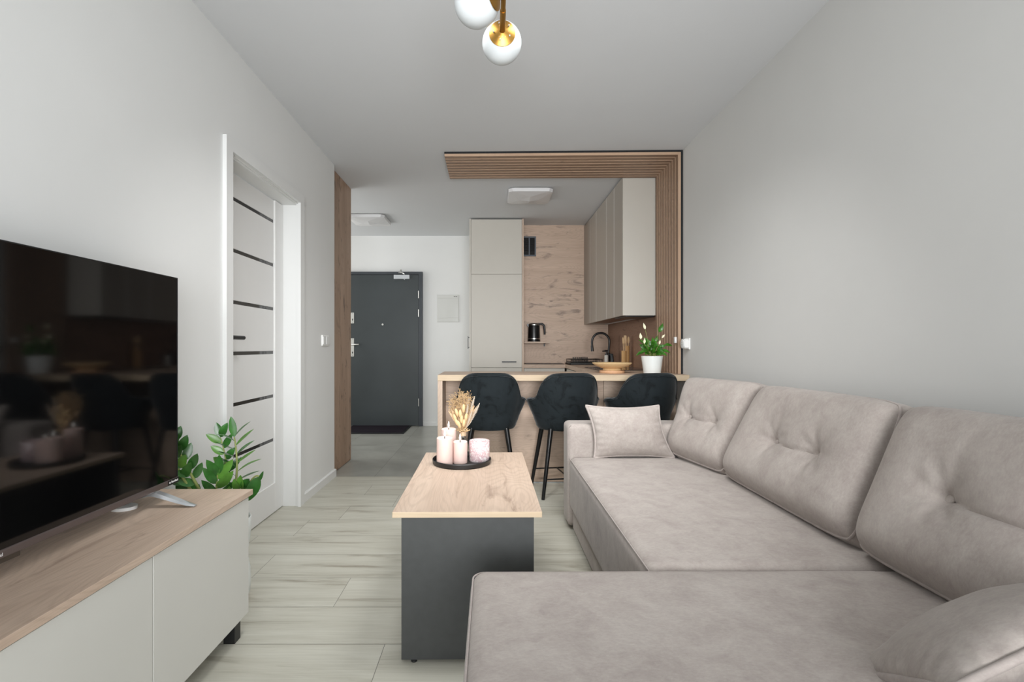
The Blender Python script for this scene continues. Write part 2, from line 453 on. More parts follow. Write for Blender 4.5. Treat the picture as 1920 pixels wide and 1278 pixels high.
# window wall behind the viewer
bm = BM()
box(bm, XL-.1, -1.15, YF-.12, YF, 0, H); box(bm, 1.25, XR+.1, YF-.12, YF, 0, H); box(bm, -1.15, 1.25, YF-.12, YF, 2.38, H)
struct('wall_window', bm, M['wall'])
bm = BM()
for a, c in ((-1.15, -1.09), (.0, .07), (1.19, 1.25)): box(bm, a, c, YF-.09, YF-.03, 0.0, 2.38, .005)
for a, c in ((0, .08), (2.31, 2.38)): box(bm, -1.15, 1.25, YF-.088, YF-.032, a, c, .005)
struct('window_1', bm, M['plastic'])
# baseboards
prof = lambda x, s, t, h: [(x, 0), (x+s*t, 0), (x+s*t, h-.006), (x+s*(t-.006), h), (x, h)]
bm = BM()
for a, c in ((YF, 2.318), (3.287, 3.977)):
    prism(bm, prof(XL, 1, .015, .062), 'Y', a, c)
struct('baseboard_left', bm, M['white'])
bm = BM(); prism(bm, [(YB, 0), (YB-.014, 0), (YB-.014, .046), (YB-.010, .05), (YB, .05)], 'X', -.914, -.252)
struct('baseboard_back', bm, M['white'])
bm = BM(); prism(bm, prof(XR, -1, .015, .062), 'Y', YF, 3.5)
struct('baseboard_right', bm, M['white'])

# ---- interior door in the left wall
d = struct_root('door_1', (XL-.1, 2.8, 0))
bm = BM()   # casing (architrave) on the room side
for a, c in ((2.318, 2.377), (3.221, 3.286)):
    box(bm, XL+.0005, XL+.020, a, c, 0, 2.028)
box(bm, XL+.0005, XL+.020, 2.318, 3.286, 2.028, 2.089)
obj('casing', bm, M['white'], d)
bm = BM()   # jamb lining with a stop step
box(bm, XL-.118, XL+.004, 2.362, 2.374, 0, 2.028); box(bm, XL-.118, XL-.013, 3.236, 3.249, 0, 2.016); box(bm, XL-.013, XL+.0, 3.229, 3.249, 0, 2.022)
box(bm, XL-.118, XL-.013, 2.374, 3.249, 2.016, 2.044); box(bm, XL-.013, XL, 2.374, 3.249, 2.022, 2.044)
obj('jamb', bm, M['white'], d)
bm = BM()   # leaf: flat stiles, rails and panels between dark glass strips
XD = -1.392
Ytop = 2.012
box(bm, XD-.04, XD, 3.115, 3.235, .006, Ytop, .001)
box(bm, XD-.04, XD, 2.380, 2.46, .006, Ytop, .001)
box(bm, XD-.04, XD, 2.46, 3.115, .006, .190, .001)
zs = [.469, .751, 1.031, 1.311, 1.593, 1.874]
edges = [.190]+zs+[Ytop]
for i in range(len(edges)-1):
    z0 = edges[i]+(.010 if i else 0); z1 = edges[i+1]-(.010 if i < len(edges)-2 else 0)
    box(bm, XD-.04, XD-.010, 2.46, 3.115, z0, z1, .0015)
leaf = obj('door_leaf', bm, M['doorwhite'], d)
bm = BM()
for z in zs: box(bm, XD-.036, XD-.014, 2.46, 3.114, z-.010, z+.010)
obj('glass_strip', bm, M['doorglass'], leaf)
bm = BM()
box(bm, XD, XD+.008, 2.405, 2.445, .98, 1.17, .003)
tube(bm, [(XD, 2.425, 1.116), (XD+.05, 2.425, 1.116), (XD+.058, 2.433, 1.116), (XD+.058, 2.46, 1.116)], .010, 10)
tube(bm, [(XD+.058, 2.45, 1.116), (XD+.058, 2.605, 1.116)], [.011, .011], 12)
obj('door_handle', bm, M['black'], leaf, 40)

# ---- entry door
d = struct_root('door_2', (-1.43, YB-.03, 0))
yf = YB
bm = BM()
box(bm, -1.965, -1.905, yf-.055, yf, 0, 2.030); box(bm, -.968, -.916, yf-.055, yf, 0, 2.030)
box(bm, -1.965, -.916, yf-.055, yf, 2.030, 2.068)
fr = obj('door_frame', bm, M['anthracite2'], d)
lf = obj('door_leaf', B1(-1.903, -.970, yf-.045, yf-.003, .008, 2.028, .002), M['anthracite'], d)
for z0, z1 in ((1.714, 1.812), (1.466, 1.563), (.27, .372)):
    bm = BM(); tube(bm, [(-.966, yf-.058, z0), (-.966, yf-.058, z1)], .008, 10)
    obj('hinge', bm, M['steel'], fr, 40)
bm = BM(); tube(bm, [(-1.45, yf-.054, 1.362), (-1.45, yf-.044, 1.362)], .013, 16); obj('peephole', bm, M['steel'], lf, 40)
bm = BM(); box(bm, -1.875, -1.832, yf-.052, yf-.044, 1.375, 1.522, .003)
pl = obj('lock_plate', bm, M['steel'], d)
bm = BM()
tube(bm, [(-1.853, yf-.054, 1.432), (-1.853, yf-.050, 1.432)], .008, 12); box(bm, -1.856, -1.850, yf-.054, yf-.050, 1.408, 1.432)
for z in (1.39, 1.508): tube(bm, [(-1.853, yf-.0535, z), (-1.853, yf-.05, z)], .003, 8)
obj('keyhole', bm, M['socketdark'], pl)
bm = BM(); box(bm, -1.875, -1.832, yf-.052, yf-.044, .932, 1.178, .003)
pl = obj('lock_plate', bm, M['steel'], d)
bm = BM()
tube(bm, [(-1.853, yf-.054, .99), (-1.853, yf-.050, .99)], .008, 12); box(bm, -1.856, -1.850, yf-.054, yf-.050, .968, .99)
for z in (.945, 1.165): tube(bm, [(-1.853, yf-.0535, z), (-1.853, yf-.05, z)], .003, 8)
obj('keyhole', bm, M['socketdark'], pl)
bm = BM(); tube(bm, [(-1.853, yf-.05, 1.095), (-1.853, yf-.10, 1.095), (-1.845, yf-.106, 1.095), (-1.752, yf-.106, 1.095)], .011, 10)
obj('door_handle', bm, M['steel'], pl, 40)
bm = BM(); box(bm, -1.292, -1.083, yf-.095, yf-.046, 1.965, 2.022, .004)
tube(bm, [(-1.153, yf-.07, 1.957), (-1.153, yf-.07, 1.966)], .009, 10)
dc = obj('door_closer', bm, M['silver'], d)
bm = BM()
tube(bm, [(-1.155, yf-.075, 2.02), (-1.155, yf-.08, 2.032), (-1.185, yf-.088, 2.052), (-1.21, yf-.075, 2.064)], .008, 8)
tube(bm, [(-1.235, yf-.070, 2.052), (-1.18, yf-.070, 2.052)], .009, 8)
tube(bm, [(-1.205, yf-.066, 2.05), (-1.203, yf-.06, 2.095)], [.014, .010], 10)
obj('closer_arm', bm, M['steel'], dc, 40)

# ------------------------------------------------------------------ hall things
tag(obj('wood_wall_panel', B1(-1.345, -1.324, 3.977, 4.568, .004, H-.002, .0015), M['oakhall']),
    'tall knotty brown oak panel from floor to ceiling at the hallway corner', 'wall panel')

bm = BM(); box(bm, -1.87, -1.066, 5.893, 6.485, .0, .009, .003, mi=0); box(bm, -1.845, -1.091, 5.918, 6.46, .007, .012, .002, mi=1)
tag(obj('doormat', bm, [M['black'], M['mat']]), 'dark charcoal doormat lying on the tiles before the entry door', 'doormat')

t = thing('fuse_box', 'white glossy flush fuse box cover on the wall right of the entry door', 'fuse box', (-.58, YB, 1.4))
obj('cover', B1(-.727, -.432, YB-.012, YB+.001, 1.395, 1.765, .004), M['fusegloss'], t)
bm = BM()
box(bm, -.718, -.441, YB-.016, YB-.011, 1.452, 1.713, .002); box(bm, -.718, -.441, YB-.0155, YB-.011, 1.402, 1.447, .002)
box(bm, -.718, -.441, YB-.0155, YB-.011, 1.718, 1.758, .002)
cv = obj('cover_door', bm, M['fusegloss'], t)
bm = BM()
for x in (-.500, -.489, -.474, -.463): box(bm, x, x+.008, YB-.0162, YB-.0150, 1.734, 1.745)
obj('mark', bm, M['mark'], cv)

t = thing('light_switch', 'white double light switch on the left wall by the hallway corner', 'light switch', (XL, 3.74, 1.09))
obj('switch_frame', B1(XL, XL+.011, 3.665, 3.812, 1.074, 1.157, .003), M['plastic'], t)
for a in (3.672, 3.742):
    obj('rocker', B1(XL+.009, XL+.016, a, a+.062, 1.085, 1.146, .003), M['white'], t)

def faceted_lamp(cx, cy, label, s=.21, rot=0):
    t = thing('ceiling_lamp', label, 'ceiling lamp', (cx, cy, H), 'square faceted flush ceiling lamps')
    c = .035
    def octa(s, c): return [(s-c, -s), (s, -s+c), (s, s-c), (s-c, s), (-s+c, s), (-s, s-c), (-s, -s+c), (-s+c, -s)]
    bm = BM(); prism(bm, [(cx+a, cy+b) for a, b in octa(s-.014, c)], 'Z', H-.012, H)
    obj('lamp_base', bm, M['steel'], t)
    bm = BM()
    A = [bm.verts.new((cx+a, cy+b, H-.010)) for a, b in octa(s, c)]
    Bq = [bm.verts.new((cx+a, cy+b, H-.040)) for a, b in octa(s-.004, c)]
    for i in range(8): bm.faces.new((A[i], A[(i+1) % 8], Bq[(i+1) % 8], Bq[i]))
    C = [bm.verts.new((cx+a, cy+b, H-.062)) for a, b in ((0, -s*.50), (s*.42, 0), (0, s*.5), (-s*.42, 0))]
    ctr = bm.verts.new((cx, cy, H-.075))
    for i in range(4): bm.faces.new((C[i], C[(i+1) % 4], ctr))
    # B: 0,1 = right/near corner; 2,3 = right/far ; 4,5 = left/far ; 6,7 = left/near
    bm.faces.new((Bq[7], Bq[0], C[0])); bm.faces.new((Bq[0], Bq[1], C[0])); bm.faces.new((Bq[1], C[1], C[0]))
    bm.faces.new((Bq[1], Bq[2], C[1])); bm.faces.new((Bq[2], Bq[3], C[1])); bm.faces.new((Bq[3], C[2], C[1]))
    bm.faces.new((Bq[3], Bq[4], C[2])); bm.faces.new((Bq[4], Bq[5], C[2])); bm.faces.new((Bq[5], C[3], C[2]))
    bm.faces.new((Bq[5], Bq[6], C[3])); bm.faces.new((Bq[6], Bq[7], C[3])); bm.faces.new((Bq[7], C[0], C[3]))
    bm.faces.new(A)
    obj('lamp_shade', bm, M['lampwhite'], t)
    return t
faceted_lamp(.375, 4.72, 'white faceted square ceiling lamp over the kitchen, behind the slatted beam')
faceted_lamp(-1.41, 5.62, 'white faceted square ceiling lamp in the hallway, partly behind the oak panel')

# ------------------------------------------------------------------ kitchen
t = thing('tall_cabinet', 'tall beige kitchen cabinet from floor to ceiling beside the wood wall', 'cabinet', (.06, 5.9, 0))
bm = BM()
box(bm, -.250, -.232, 5.597, 6.51, 0, H-.012); box(bm, -.232, .362, 5.62, 6.3, .08, H-.016)
obj('carcass', bm, M['beige'], t)
obj('side_panel', B1(.362, .380, 5.597, 5.938, 0, H-.012), M['oakZ'], t)
obj('upper_door', B1(-.229, .3585, 5.597, 5.617, 1.908, H-.018, .0015), M['beige'], t)
dr = obj('door', B1(-.229, .3585, 5.597, 5.617, .826, 1.902, .0015), M['beige'], t)
bm = BM(); box(bm, .127, .294, 5.572, 5.578, .884, .897, .001)
for x in (.135, .280): box(bm, x, x+.008, 5.576, 5.600, .886, .895)
obj('handle', bm, M['black'], dr)
obj('drawer_front', B1(-.229, .3585, 5.597, 5.617, .09, .820, .0015), M['beige'], t)
bm = BM(); box(bm, -.276, -.268, 5.745, 5.757, 1.04, 1.192, .001)
for z in (1.055, 1.17): box(bm, -.270, -.249, 5.747, 5.755, z, z+.008)
obj('handle', bm, M['black'], t)

t = thing('wall_vent', 'dark grey louvred vent grille set into the wood wall by the tall cabinet', 'vent', (.47, YK, 2.17))
bm = BM()
X0, X1, Z0, Z1 = .388, .554, 2.176, 2.420
box(bm, X0, X0+.016, YK-.014, YK, Z0+.018, Z1-.018); box(bm, X1-.016, X1, YK-.014, YK, Z0+.018, Z1-.018); box(bm, .464, .478, YK-.013, YK, Z0+.018, Z1-.018)
box(bm, X0, X1, YK-.014, YK, Z0, Z0+.018); box(bm, X0, X1, YK-.014, YK, Z1-.018, Z1)
obj('frame', bm, plain('vent_grey', lin(84, 90, 98), .5), t)
bm = BM()
for i in range(14):
    z = Z0+.022+i*.0147
    prism(bm, [(YK-.010, z), (YK-.008, z+.001), (YK-.002, z+.010), (YK-.004, z+.009)], 'X', X0+.014, X1-.014)
obj('louvre', bm, M['black'], t)
obj('backing', B1(X0+.01, X1-.01, YK-.002, YK-.0005, Z0+.01, Z1-.01), M['blackmetal'], t)

# worktop (one L-shaped slab), base cabinets
WT, WB = .860, .820
bm = BM()
prism(bm, [(.381, 5.595), (.381, YK-.001), (1.441, YK-.001), (1.441, 4.045), (.863, 4.045), (.863, 5.595)], 'Z', WB, WT)
tag(obj('kitchen_worktop', bm, M['oakX']), 'oak-look kitchen worktop turning the corner under the wall cabinets', 'worktop')
t = thing('base_cabinet', 'low white-fronted kitchen cabinet under the worktop by the wood wall', 'cabinet', (.63, 5.8, 0))
obj('carcass', B1(.384, .86, 5.64, YK-.004, .0, WB-.001), M['beige'], t)
obj('cabinet_front', B1(.388, .858, 5.617, 5.637, .09, WB-.012, .001), M['beige'], t)
t = thing('base_cabinet', 'low kitchen cabinet run under the hob along the right wall', 'cabinet', (1.15, 5, 0))
obj('carcass', B1(.90, 1.44, 4.05, YK-.004, .0, WB-.001), M['beige'], t)
for a, c in ((4.052, 4.65), (4.655, 5.25), (5.255, 5.6)):
    obj('cabinet_front', B1(.878, .898, a, c, .09, WB-.012, .001), M['beige'], t)

# wall cabinets
UB, UT = 1.338, H-.016
segs = [(4.187, 4.500, 'nearest the slatted post'), (4.500, 4.795, 'second from the slatted post'), (4.795, 5.257, 'third from the slatted post, the widest'), (5.257, 5.586, 'fourth from the slatted post')]
for i, (a, c, w) in enumerate(segs):
    t = thing('wall_cabinet', 'tall beige wall cabinet over the worktop, '+w, 'cabinet', (1.3, (a+c)/2, UB), 'beige wall cabinets')
    bm = BM()
    if i == 0: box(bm, 1.145, 1.440, a, a+.018, UB, UT)
    box(bm, 1.168, 1.440, a+(.018 if i == 0 else .0005), c-.0005, UB+.0065, UT)
    obj('carcass', bm, M['beige'], t)
    obj('edge_strip', B1(1.1455, 1.168, c-.012, c-.002, UB+.001, UT-.005), M['plastic'], t)
    obj('bottom_panel', B1(1.150, 1.439, a+(.019 if i == 0 else .001), c-.001, UB+.0005, UB+.006), M['oaksplash'], t)
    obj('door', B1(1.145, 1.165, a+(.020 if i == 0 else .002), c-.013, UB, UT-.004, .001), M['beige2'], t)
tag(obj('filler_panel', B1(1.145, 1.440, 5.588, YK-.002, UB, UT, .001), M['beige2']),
    'narrow beige filler panel between the wall cabinets and the wood wall', 'cabinet panel')
tag(obj('cooker_hood', B1(1.172, 1.425, 4.21, 4.56, UB-.012, UB+.002, .002), M['blackmetal']),
    'slim black cooker hood built under the wall cabinet end', 'cooker hood')
tag(obj('light_strip', B1(1.366, 1.392, 4.60, 5.78, UB-.010, UB+.006, .001), M['silver']),
    'thin aluminium light strip under the wall cabinets', 'light strip')

# hob
t = thing('hob', 'flat black glass hob set in the worktop behind the breakfast bar', 'hob', (1.17, 4.45, WT))
hg = obj('hob_glass', B1(.925, 1.425, 4.19, 4.77, WT, WT+.006, .001), M['hobglass'], t)
hp = plain('hob_print', lin(90, 90, 92), .5)
for cx, cy, r0 in ((1.05, 4.34, .075), (1.05, 4.60, .09), (1.30, 4.34, .09), (1.30, 4.60, .075)):
    bm = BM(); tube(bm, [(cx+r0*math.cos(k*PI/16), cy+r0*math.sin(k*PI/16), WT+.0058) for k in range(32)], .0008, 4, closed=True)
    obj('zone_ring', bm, hp, hg)

# faucet
t = thing('kitchen_faucet', 'matt black kitchen tap with a tall curved hose spout', 'faucet', (1.33, 5.42, WT))
fx, fy = 1.318, 5.42
bm = BM(); lathe(bm, [(0, 0), (.027, 0), (.027, .008), (.022, .014), (.022, .13), (.016, .14), (0, .14)], (fx, fy, WT), 20)
obj('faucet_body', bm, M['blackmetal'], t, 40)
bm = BM()
pts = [(fx, fy, WT+.13), (fx+.006, fy, WT+.18), (fx+.012, fy, WT+.24)]
cx, cz, rr = fx-.085, WT+.262, .098
for k in range(0, 13):
    a = PI*k/12
    pts.append((cx+rr*math.cos(a), fy, cz+rr*1.0*math.sin(a)))
pts += [(cx-rr, fy, cz-.05)]
tube(bm, pts, .0125, 12); obj('spout', bm, M['blackmetal'], t, 40)
bm = BM(); tube(bm, [(cx-rr, fy, cz-.045), (cx-rr+.004, fy, cz-.108)], [.0145, .017], 14); obj('spray_head', bm, M['blackmetal'], t, 40)
bm = BM(); tube(bm, [(fx+.015, fy-.01, WT+.115), (fx+.030, fy-.03, WT+.12), (fx+.038, fy-.035, WT+.03)], [.016, .018, .019], 12); obj('lever', bm, plain('faucet_lever', lin(44, 47, 50), .4), t, 40)

t = thing('soap_dispenser', 'grey soap dispenser with a black pump beside the tap', 'soap dispenser', (1.243, 5.2, WT))
bm = BM(); lathe(bm, [(0, 0), (.020, 0), (.021, .003), (.021, .108), (.017, .116), (0, .116)], (1.243, 5.2, WT), 24); obj('bottle', bm, M['soap'], t, 35)
bm = BM(); lathe(bm, [(.015, .114), (.015, .130), (.006, .131), (.006, .155), (0, .155)], (1.243, 5.2, WT), 16)
tube(bm, [(1.255, 5.2, WT+.160), (1.240, 5.2, WT+.161), (1.198, 5.19, WT+.158)], [.010, .009, .005], 8); obj('pump', bm, M['black'], t, 35)

# dish rack
t = thing('dish_rack', 'black wire dish rack with a drip tray on the worktop corner', 'dish rack', (1.08, 5.6, WT))
x0, x1, y0, y1 = .895, 1.275, 5.46, 5.80
bm = BM(); box(bm, x0, x1, y0, y1, WT, WT+.006); 
for a in ((x0, x1, y0, y0+.006), (x0, x1, y1-.006, y1), (x0, x0+.006, y0, y1), (x1-.006, x1, y0, y1)): box(bm, *a, WT, WT+.018)
obj('drip_tray', bm, M['black'], t)
bm = BM()
def rect_loop(z, i=.01): return [(x0+i, y0+i, z), (x1-i, y0+i, z), (x1-i, y1-i, z), (x0+i, y1-i, z)]
tube(bm, rect_loop(WT+.060), .004, 6, closed=True); tube(bm, rect_loop(WT+.028), .003, 6, closed=True)
for x, y, _ in rect_loop(0, .014): tube(bm, [(x, y, WT+.008), (x, y, WT+.06)], .004, 6)
k = 0
x = x0+.03
while x < x1-.02:
    tube(bm, [(x, y0+.01, WT+.06), (x, y0+.01, WT+.030), (x, y1-.01, WT+.030), (x, y1-.01, WT+.06)], .0022, 5); x += .022
for i in range(8):
    x = x0+.05+i*.0225
    tube(bm, [(x, y0+.06, WT+.03), (x, y0+.06, WT+.085), (x, y0+.10, WT+.085), (x, y0+.10, WT+.03)], .0038, 5)
obj('wire_frame', bm, M['blackmetal'], t)

bm = BM(); box(bm, .408, .86, 5.66, 5.90, WT+.002, WT+.008, .002)
tag(obj('black_tray', xform(bm, Matrix.Translation((0, 0, -.002))), M['black']), 'thin flat black tray lying on the worktop before the wood wall', 'tray')

# utensil holder and utensils
hx, hy = 1.372, 4.93
t = thing('utensil_holder', 'two-tier bamboo utensil holder standing against the splashback', 'utensil holder', (hx, hy, WT))
def cup(cx, cy, r, h):
    bm = BM(); lathe(bm, [(0, 0), (r, 0), (r, h), (r-.004, h), (r-.004, .01), (0, .01)], (cx, cy, WT), 24); return bm
obj('short_cup', cup(1.353, hy-.018, .024, .165), M['bamboo'], t, 35)
obj('tall_cup', cup(1.394, hy+.012, .024, .215), M['bamboo'], t, 35)
def utensil(name, label, cat, bx, by, z0, tx, ty, z1, kind):
    bm = BM()
    a, c = Vector((bx, by, z0)), Vector((tx, ty, z1)); dz = (c-a)
    tube(bm, [a, a+dz*.4, a+dz*.72], [.004, .0045, .005], 8)
    rot = dz.to_track_quat('Z', 'Y').to_matrix().to_4x4()
    p = a+dz*.84
    if kind == 'spoon': ell(bm, p, .015, .006, .038, 14, 10, rot)
    elif kind == 'spatula':
        tb = BM(); box(tb, -.012, .012, -.003, .003, -.04, .042, .0025); xform(tb, Matrix.Translation(p) @ rot)
        me = bpy.data.meshes.new('tmp'); tb.to_mesh(me); tb.free(); bm.from_mesh(me); bpy.data.meshes.remove(me)
    else:
        for s in (-.008, 0, .008):
            tube(bm, [p+rot @ Vector((s*.4, 0, -.045)), p+rot @ Vector((s, 0, -.01)), p+rot @ Vector((s, 0, .042))], [.003, .0026, .0018], 6)
    return tag(obj(name, bm, M['bamboo_light'], None, 45), label, cat, 'wooden utensils in the bamboo holder')
utensil('wooden_spoon', 'pale wooden spoon with a round bowl in the shorter bamboo cup', 'utensil', 1.354, hy-.02, WT+.012, 1.342, hy-.024, WT+.315, 'spoon')
utensil('wooden_spatula', 'flat wooden spatula, the tallest utensil in the bamboo holder', 'utensil', 1.366, hy-.016, WT+.012, 1.368, hy-.01, WT+.33, 'spatula')
utensil('wooden_fork', 'narrow wooden fork in the taller bamboo cup', 'utensil', 1.389, hy+.012, WT+.012, 1.386, hy+.016, WT+.325, 'fork')
utensil('wooden_spatula', 'slim wooden turner at the splashback side of the taller bamboo cup', 'utensil', 1.402, hy+.010, WT+.012, 1.408, hy+.014, WT+.322, 'spoon')

# kettle shelf and kettle
t = thing('wall_shelf', 'small oak shelf with black brackets on the wood wall', 'shelf', (.55, 5.83, 1.10))
obj('shelf_board', B1(.392, .700, 5.72, YK-.001, 1.107, 1.127, .001), M['oakX'], t)
bm = BM(); box(bm, .648, .664, YK-.10, YK-.001, 1.103, 1.107); box(bm, .648, .664, YK-.005, YK-.001, 1.07, 1.107); obj('bracket', bm, M['black'], t)
kx, ky, kz = .520, 5.83, 1.127
t = thing('electric_kettle', 'black electric kettle with steel bands on the small wall shelf', 'kettle', (kx, ky, kz))
bm = BM(); lathe(bm, [(0, .018), (.074, .018), (.074, .024), (.068, .20), (.064, .212), (.05, .220), (0, .222)], (kx, ky, kz), 32)
kb = obj('kettle_body', bm, M['blackmetal'], t, 35)
bm = BM(); lathe(bm, [(0, 0), (.076, 0), (.076, .014), (.07, .018), (0, .018)], (kx, ky, kz), 32); obj('base_plate', bm, M['black'], t, 35)
for z, r0 in ((.030, .0750), (.196, .0692)):
    bm = BM(); lathe(bm, [(r0-.004, z), (r0, z), (r0, z+.010), (r0-.004, z+.010)], (kx, ky, kz), 32); obj('steel_band', bm, M['steel'], kb, 35)
bm = BM(); prism(bm, [(kx-.062, kz+.165), (kx-.088, kz+.204), (kx-.086, kz+.212), (kx-.05, kz+.214)], 'Y', ky-.016, ky+.016); obj('spout', bm, M['blackmetal'], t)
bm = BM()
tube(bm, [(kx+.05, ky, kz+.212), (kx+.10, ky, kz+.213), (kx+.122, ky, kz+.195), (kx+.128, ky, kz+.14), (kx+.130, ky, kz+.085)], [.012, .013, .014, .013, .011], 10)
obj('handle', bm, M['black'], t, 50)

# ------------------------------------------------------------------ breakfast bar
BF, BBk = 3.541, 4.043
t = thing('breakfast_bar', 'oak-look breakfast bar with a waterfall end before the kitchen', 'breakfast bar', (.53, 3.8, 0))
bm = BM(); box(bm, -.391, XR-.001, BF, BBk, WB-.003, WT, .001)
for f in bm.faces:
    if f.normal.y < -.9: f.material_index = 1
obj('bar_top', bm, [M['oakX'], M['edge']], t)
bm = BM(); box(bm, -.391, -.356, BF, BBk, 0, WB-.004, .001)
obj('end_panel', bm, M['oakZ'], t)
bm = BM(); box(bm, -.355, .883, 3.79, 3.808, .008, WB-.004, .001); obj('front_panel', bm, M['oakpanel'], t)
bm = BM(); box(bm, .886, XR-.002, 3.79, 3.808, .008, WB-.004, .001); obj('front_panel', bm, M['oakX'], t)
bm = BM(); box(bm, -.355, XR-.002, 3.786, 3.792, 0, .007); obj('floor_strip', bm, M['silver'], t)

# bowl on trivet
cx, cy = .960, 3.83
bm = BM(); lathe(bm, [(0, 0), (.096, 0), (.098, .003), (.098, .017), (.096, .020), (0, .020)], (cx, cy, WT), 40)
tag(obj('round_trivet', bm, M['trivet'], None, 35), 'round reddish wooden trivet on the breakfast bar under the pale bowl', 'trivet')
bm = BM(); z0 = WT+.020
lathe(bm, [(0, 0), (.070, 0), (.072, .004), (.066, .014), (.085, .020), (.125, .037), (.150, .052), (.154, .058), (.152, .061), (.146, .059), (.11, .044), (.06, .034), (0, .032)], (cx, cy, z0), 48)
tag(obj('wooden_bowl', bm, M['bowlwood'], None, 45), 'wide shallow pale wooden bowl on the round trivet', 'bowl')

# peace lily
px, py = 1.243, 3.725
t = thing('potted_peace_lily', 'flowering peace lily in a white pot on the breakfast bar', 'potted plant', (px, py, WT))
bm = BM(); lathe(bm, [(0, 0), (.060, 0), (.064, .004), (.0805, .132), (.081, .136), (.076, .136), (.074, .118), (0, .118)], (px, py, WT), 40)
obj('pot', bm, M['ceramic'], t, 35)
bm = BM(); lathe(bm, [(.0735, .117), (.0735, .120), (0, .122)], (px, py, WT), 24); obj('soil', bm, M['soil'], t)

def leaf(bm, base, tip, up, W, droop=.0, fold=.25, nseg=8, shape=1.0, lance=False):
    """pointed leaf from base to tip; up = face direction"""
    base, tip = Vector(base), Vector(tip); d = tip-base; Ln = d.length; t = d.normalized()
    up = Vector(up); up = (up-t*up.dot(t))
    up = up.normalized() if up.length > 1e-5 else t.orthogonal().normalized()
    side = t.cross(up)
    rows = []
    for i in range(nseg+1):
        s = i/nseg
        w = W*.5*((math.sin(PI*min(1, s**.72))**1.25) if lance else (math.sin(PI*min(1, s**.85))**.75))*shape
        c = base+d*s+up*(droop*Ln*(math.sin(PI*s)))
        if i == 0 or i == nseg: rows.append([bm.verts.new(c)])
        else: rows.append([bm.verts.new(c-side*w+up*w*fold), bm.verts.new(c), bm.verts.new(c+side*w+up*w*fold)])
    for a, b2 in zip(rows, rows[1:]):
        if len(a) == 1 and len(b2) == 3:
            bm.faces.new((a[0], b2[0], b2[1])); bm.faces.new((a[0], b2[1], b2[2]))
        elif len(a) == 3 and len(b2) == 1:
            bm.faces.new((a[0], a[1], b2[0])); bm.faces.new((a[1], a[2], b2[0]))
        elif len(a) == 3:
            bm.faces.new((a[0], a[1], b2[1], b2[0])); bm.faces.new((a[1], a[2], b2[2], b2[1]))

def leaf2(bm, base, tip, up, W, **k):
    leaf(bm, base, tip, up, W, **k)

bm = BM(); sb = BM(); rng = random.Random(11)
z0 = WT+.125
camdir = Vector((-.25, -.9, .3))
# leaves: (tip dx, tip dz, dy, width, start-fraction)
lily = [(-.105, .135, .0, .034, .45), (-.095, .045, -.05, .034, .35), (-.055, .155, .03, .04, .5), (-.02, .14, .04, .04, .5), (.022, .13, -.02, .036, .4),
        (.05, .17, .02, .03, .5), (.085, .265, .0, .036, .60), (.17, .085, .02, .030, .5), (.135, .035, -.02, .028, .4), (.10, .095, -.03, .03, .4),
        (.06, .09, -.05, .03, .35), (-.06, .085, -.06, .034, .3), (-.03, .10, -.06, .032, .3), (.0, .085, -.07, .03, .3), (.035, .06, -.075, .03, .3),
        (.07, .045, -.06, .028, .3), (-.075, .02, -.06, .03, .3), (-.12, .01, .02, .03, .35), (.11, .01, -.03, .026, .35), (-.045, .12, .07, .036, .4),
        (.03, .12, .07, .036, .4), (-.08, .1, .06, .036, .4), (.09, .06, .06, .032, .4), (0, .16, .0, .034, .5), (-.015, .05, -.085, .026, .25), (.05, .02, -.085, .026, .25)]
for k in range(34):
    a = rng.uniform(0, 2*PI); rad = rng.uniform(.035, .10)
    lily.append((rad*math.cos(a), rng.uniform(.015, .13)*(1.1-rad*4), rad*math.sin(a)*.9, rng.uniform(.022, .032), rng.uniform(.3, .5)))
for dx, dz, dy, W, s in lily:
    b0 = Vector((px+dx*.15+rng.uniform(-.01, .01), py+dy*.2, z0-.008))
    tp = Vector((px+dx, py+dy, z0+dz))
    lift = Vector((0, 0, .5*abs(dx)*.5+.015))
    m1 = b0.lerp(tp, s)+lift
    tube(sb, [b0, b0.lerp(m1, .6)+lift*.3, m1], [.0020, .0017, .0013], 5)
    leaf(bm, m1, tp, camdir+Vector((rng.uniform(-.5, .5), 0, rng.uniform(-.1, .7))), W, droop=.12, fold=rng.uniform(.1, .45), lance=True)
obj('foliage', bm, M['lilyleaf'], t, 60); obj('stalk', sb, M['stem'], t, 60)
for dx, dz, dy, tx, tz, W in ((-.052, .215, .0, -.068, .268, .018), (-.092, .14, -.02, -.098, .19, .020), (-.072, .105, -.04, -.07, .15, .016),
                              (.038, .10, -.05, .046, .135, .014), (.068, .15, -.02, .094, .178, .014)):
    bm = BM()
    b0 = Vector((px+dx*.15, py+dy*.3, z0)); p1 = Vector((px+dx, py+dy, z0+dz)); p2 = Vector((px+tx, py+dy, z0+tz))
    tube(bm, [b0, b0.lerp(p1, .6)+Vector((0, 0, .01)), p1], .0014, 5)
    n0 = len(bm.faces)
    leaf(bm, p1, p2, (-.1, -1, .1), W*1.1, fold=.5, lance=True)
    bm.faces.ensure_lookup_table()
    for f in bm.faces[:n0]: f.material_index = 1
    obj('flower', bm, [M['lilyflower'], M['stem']], t, 60)

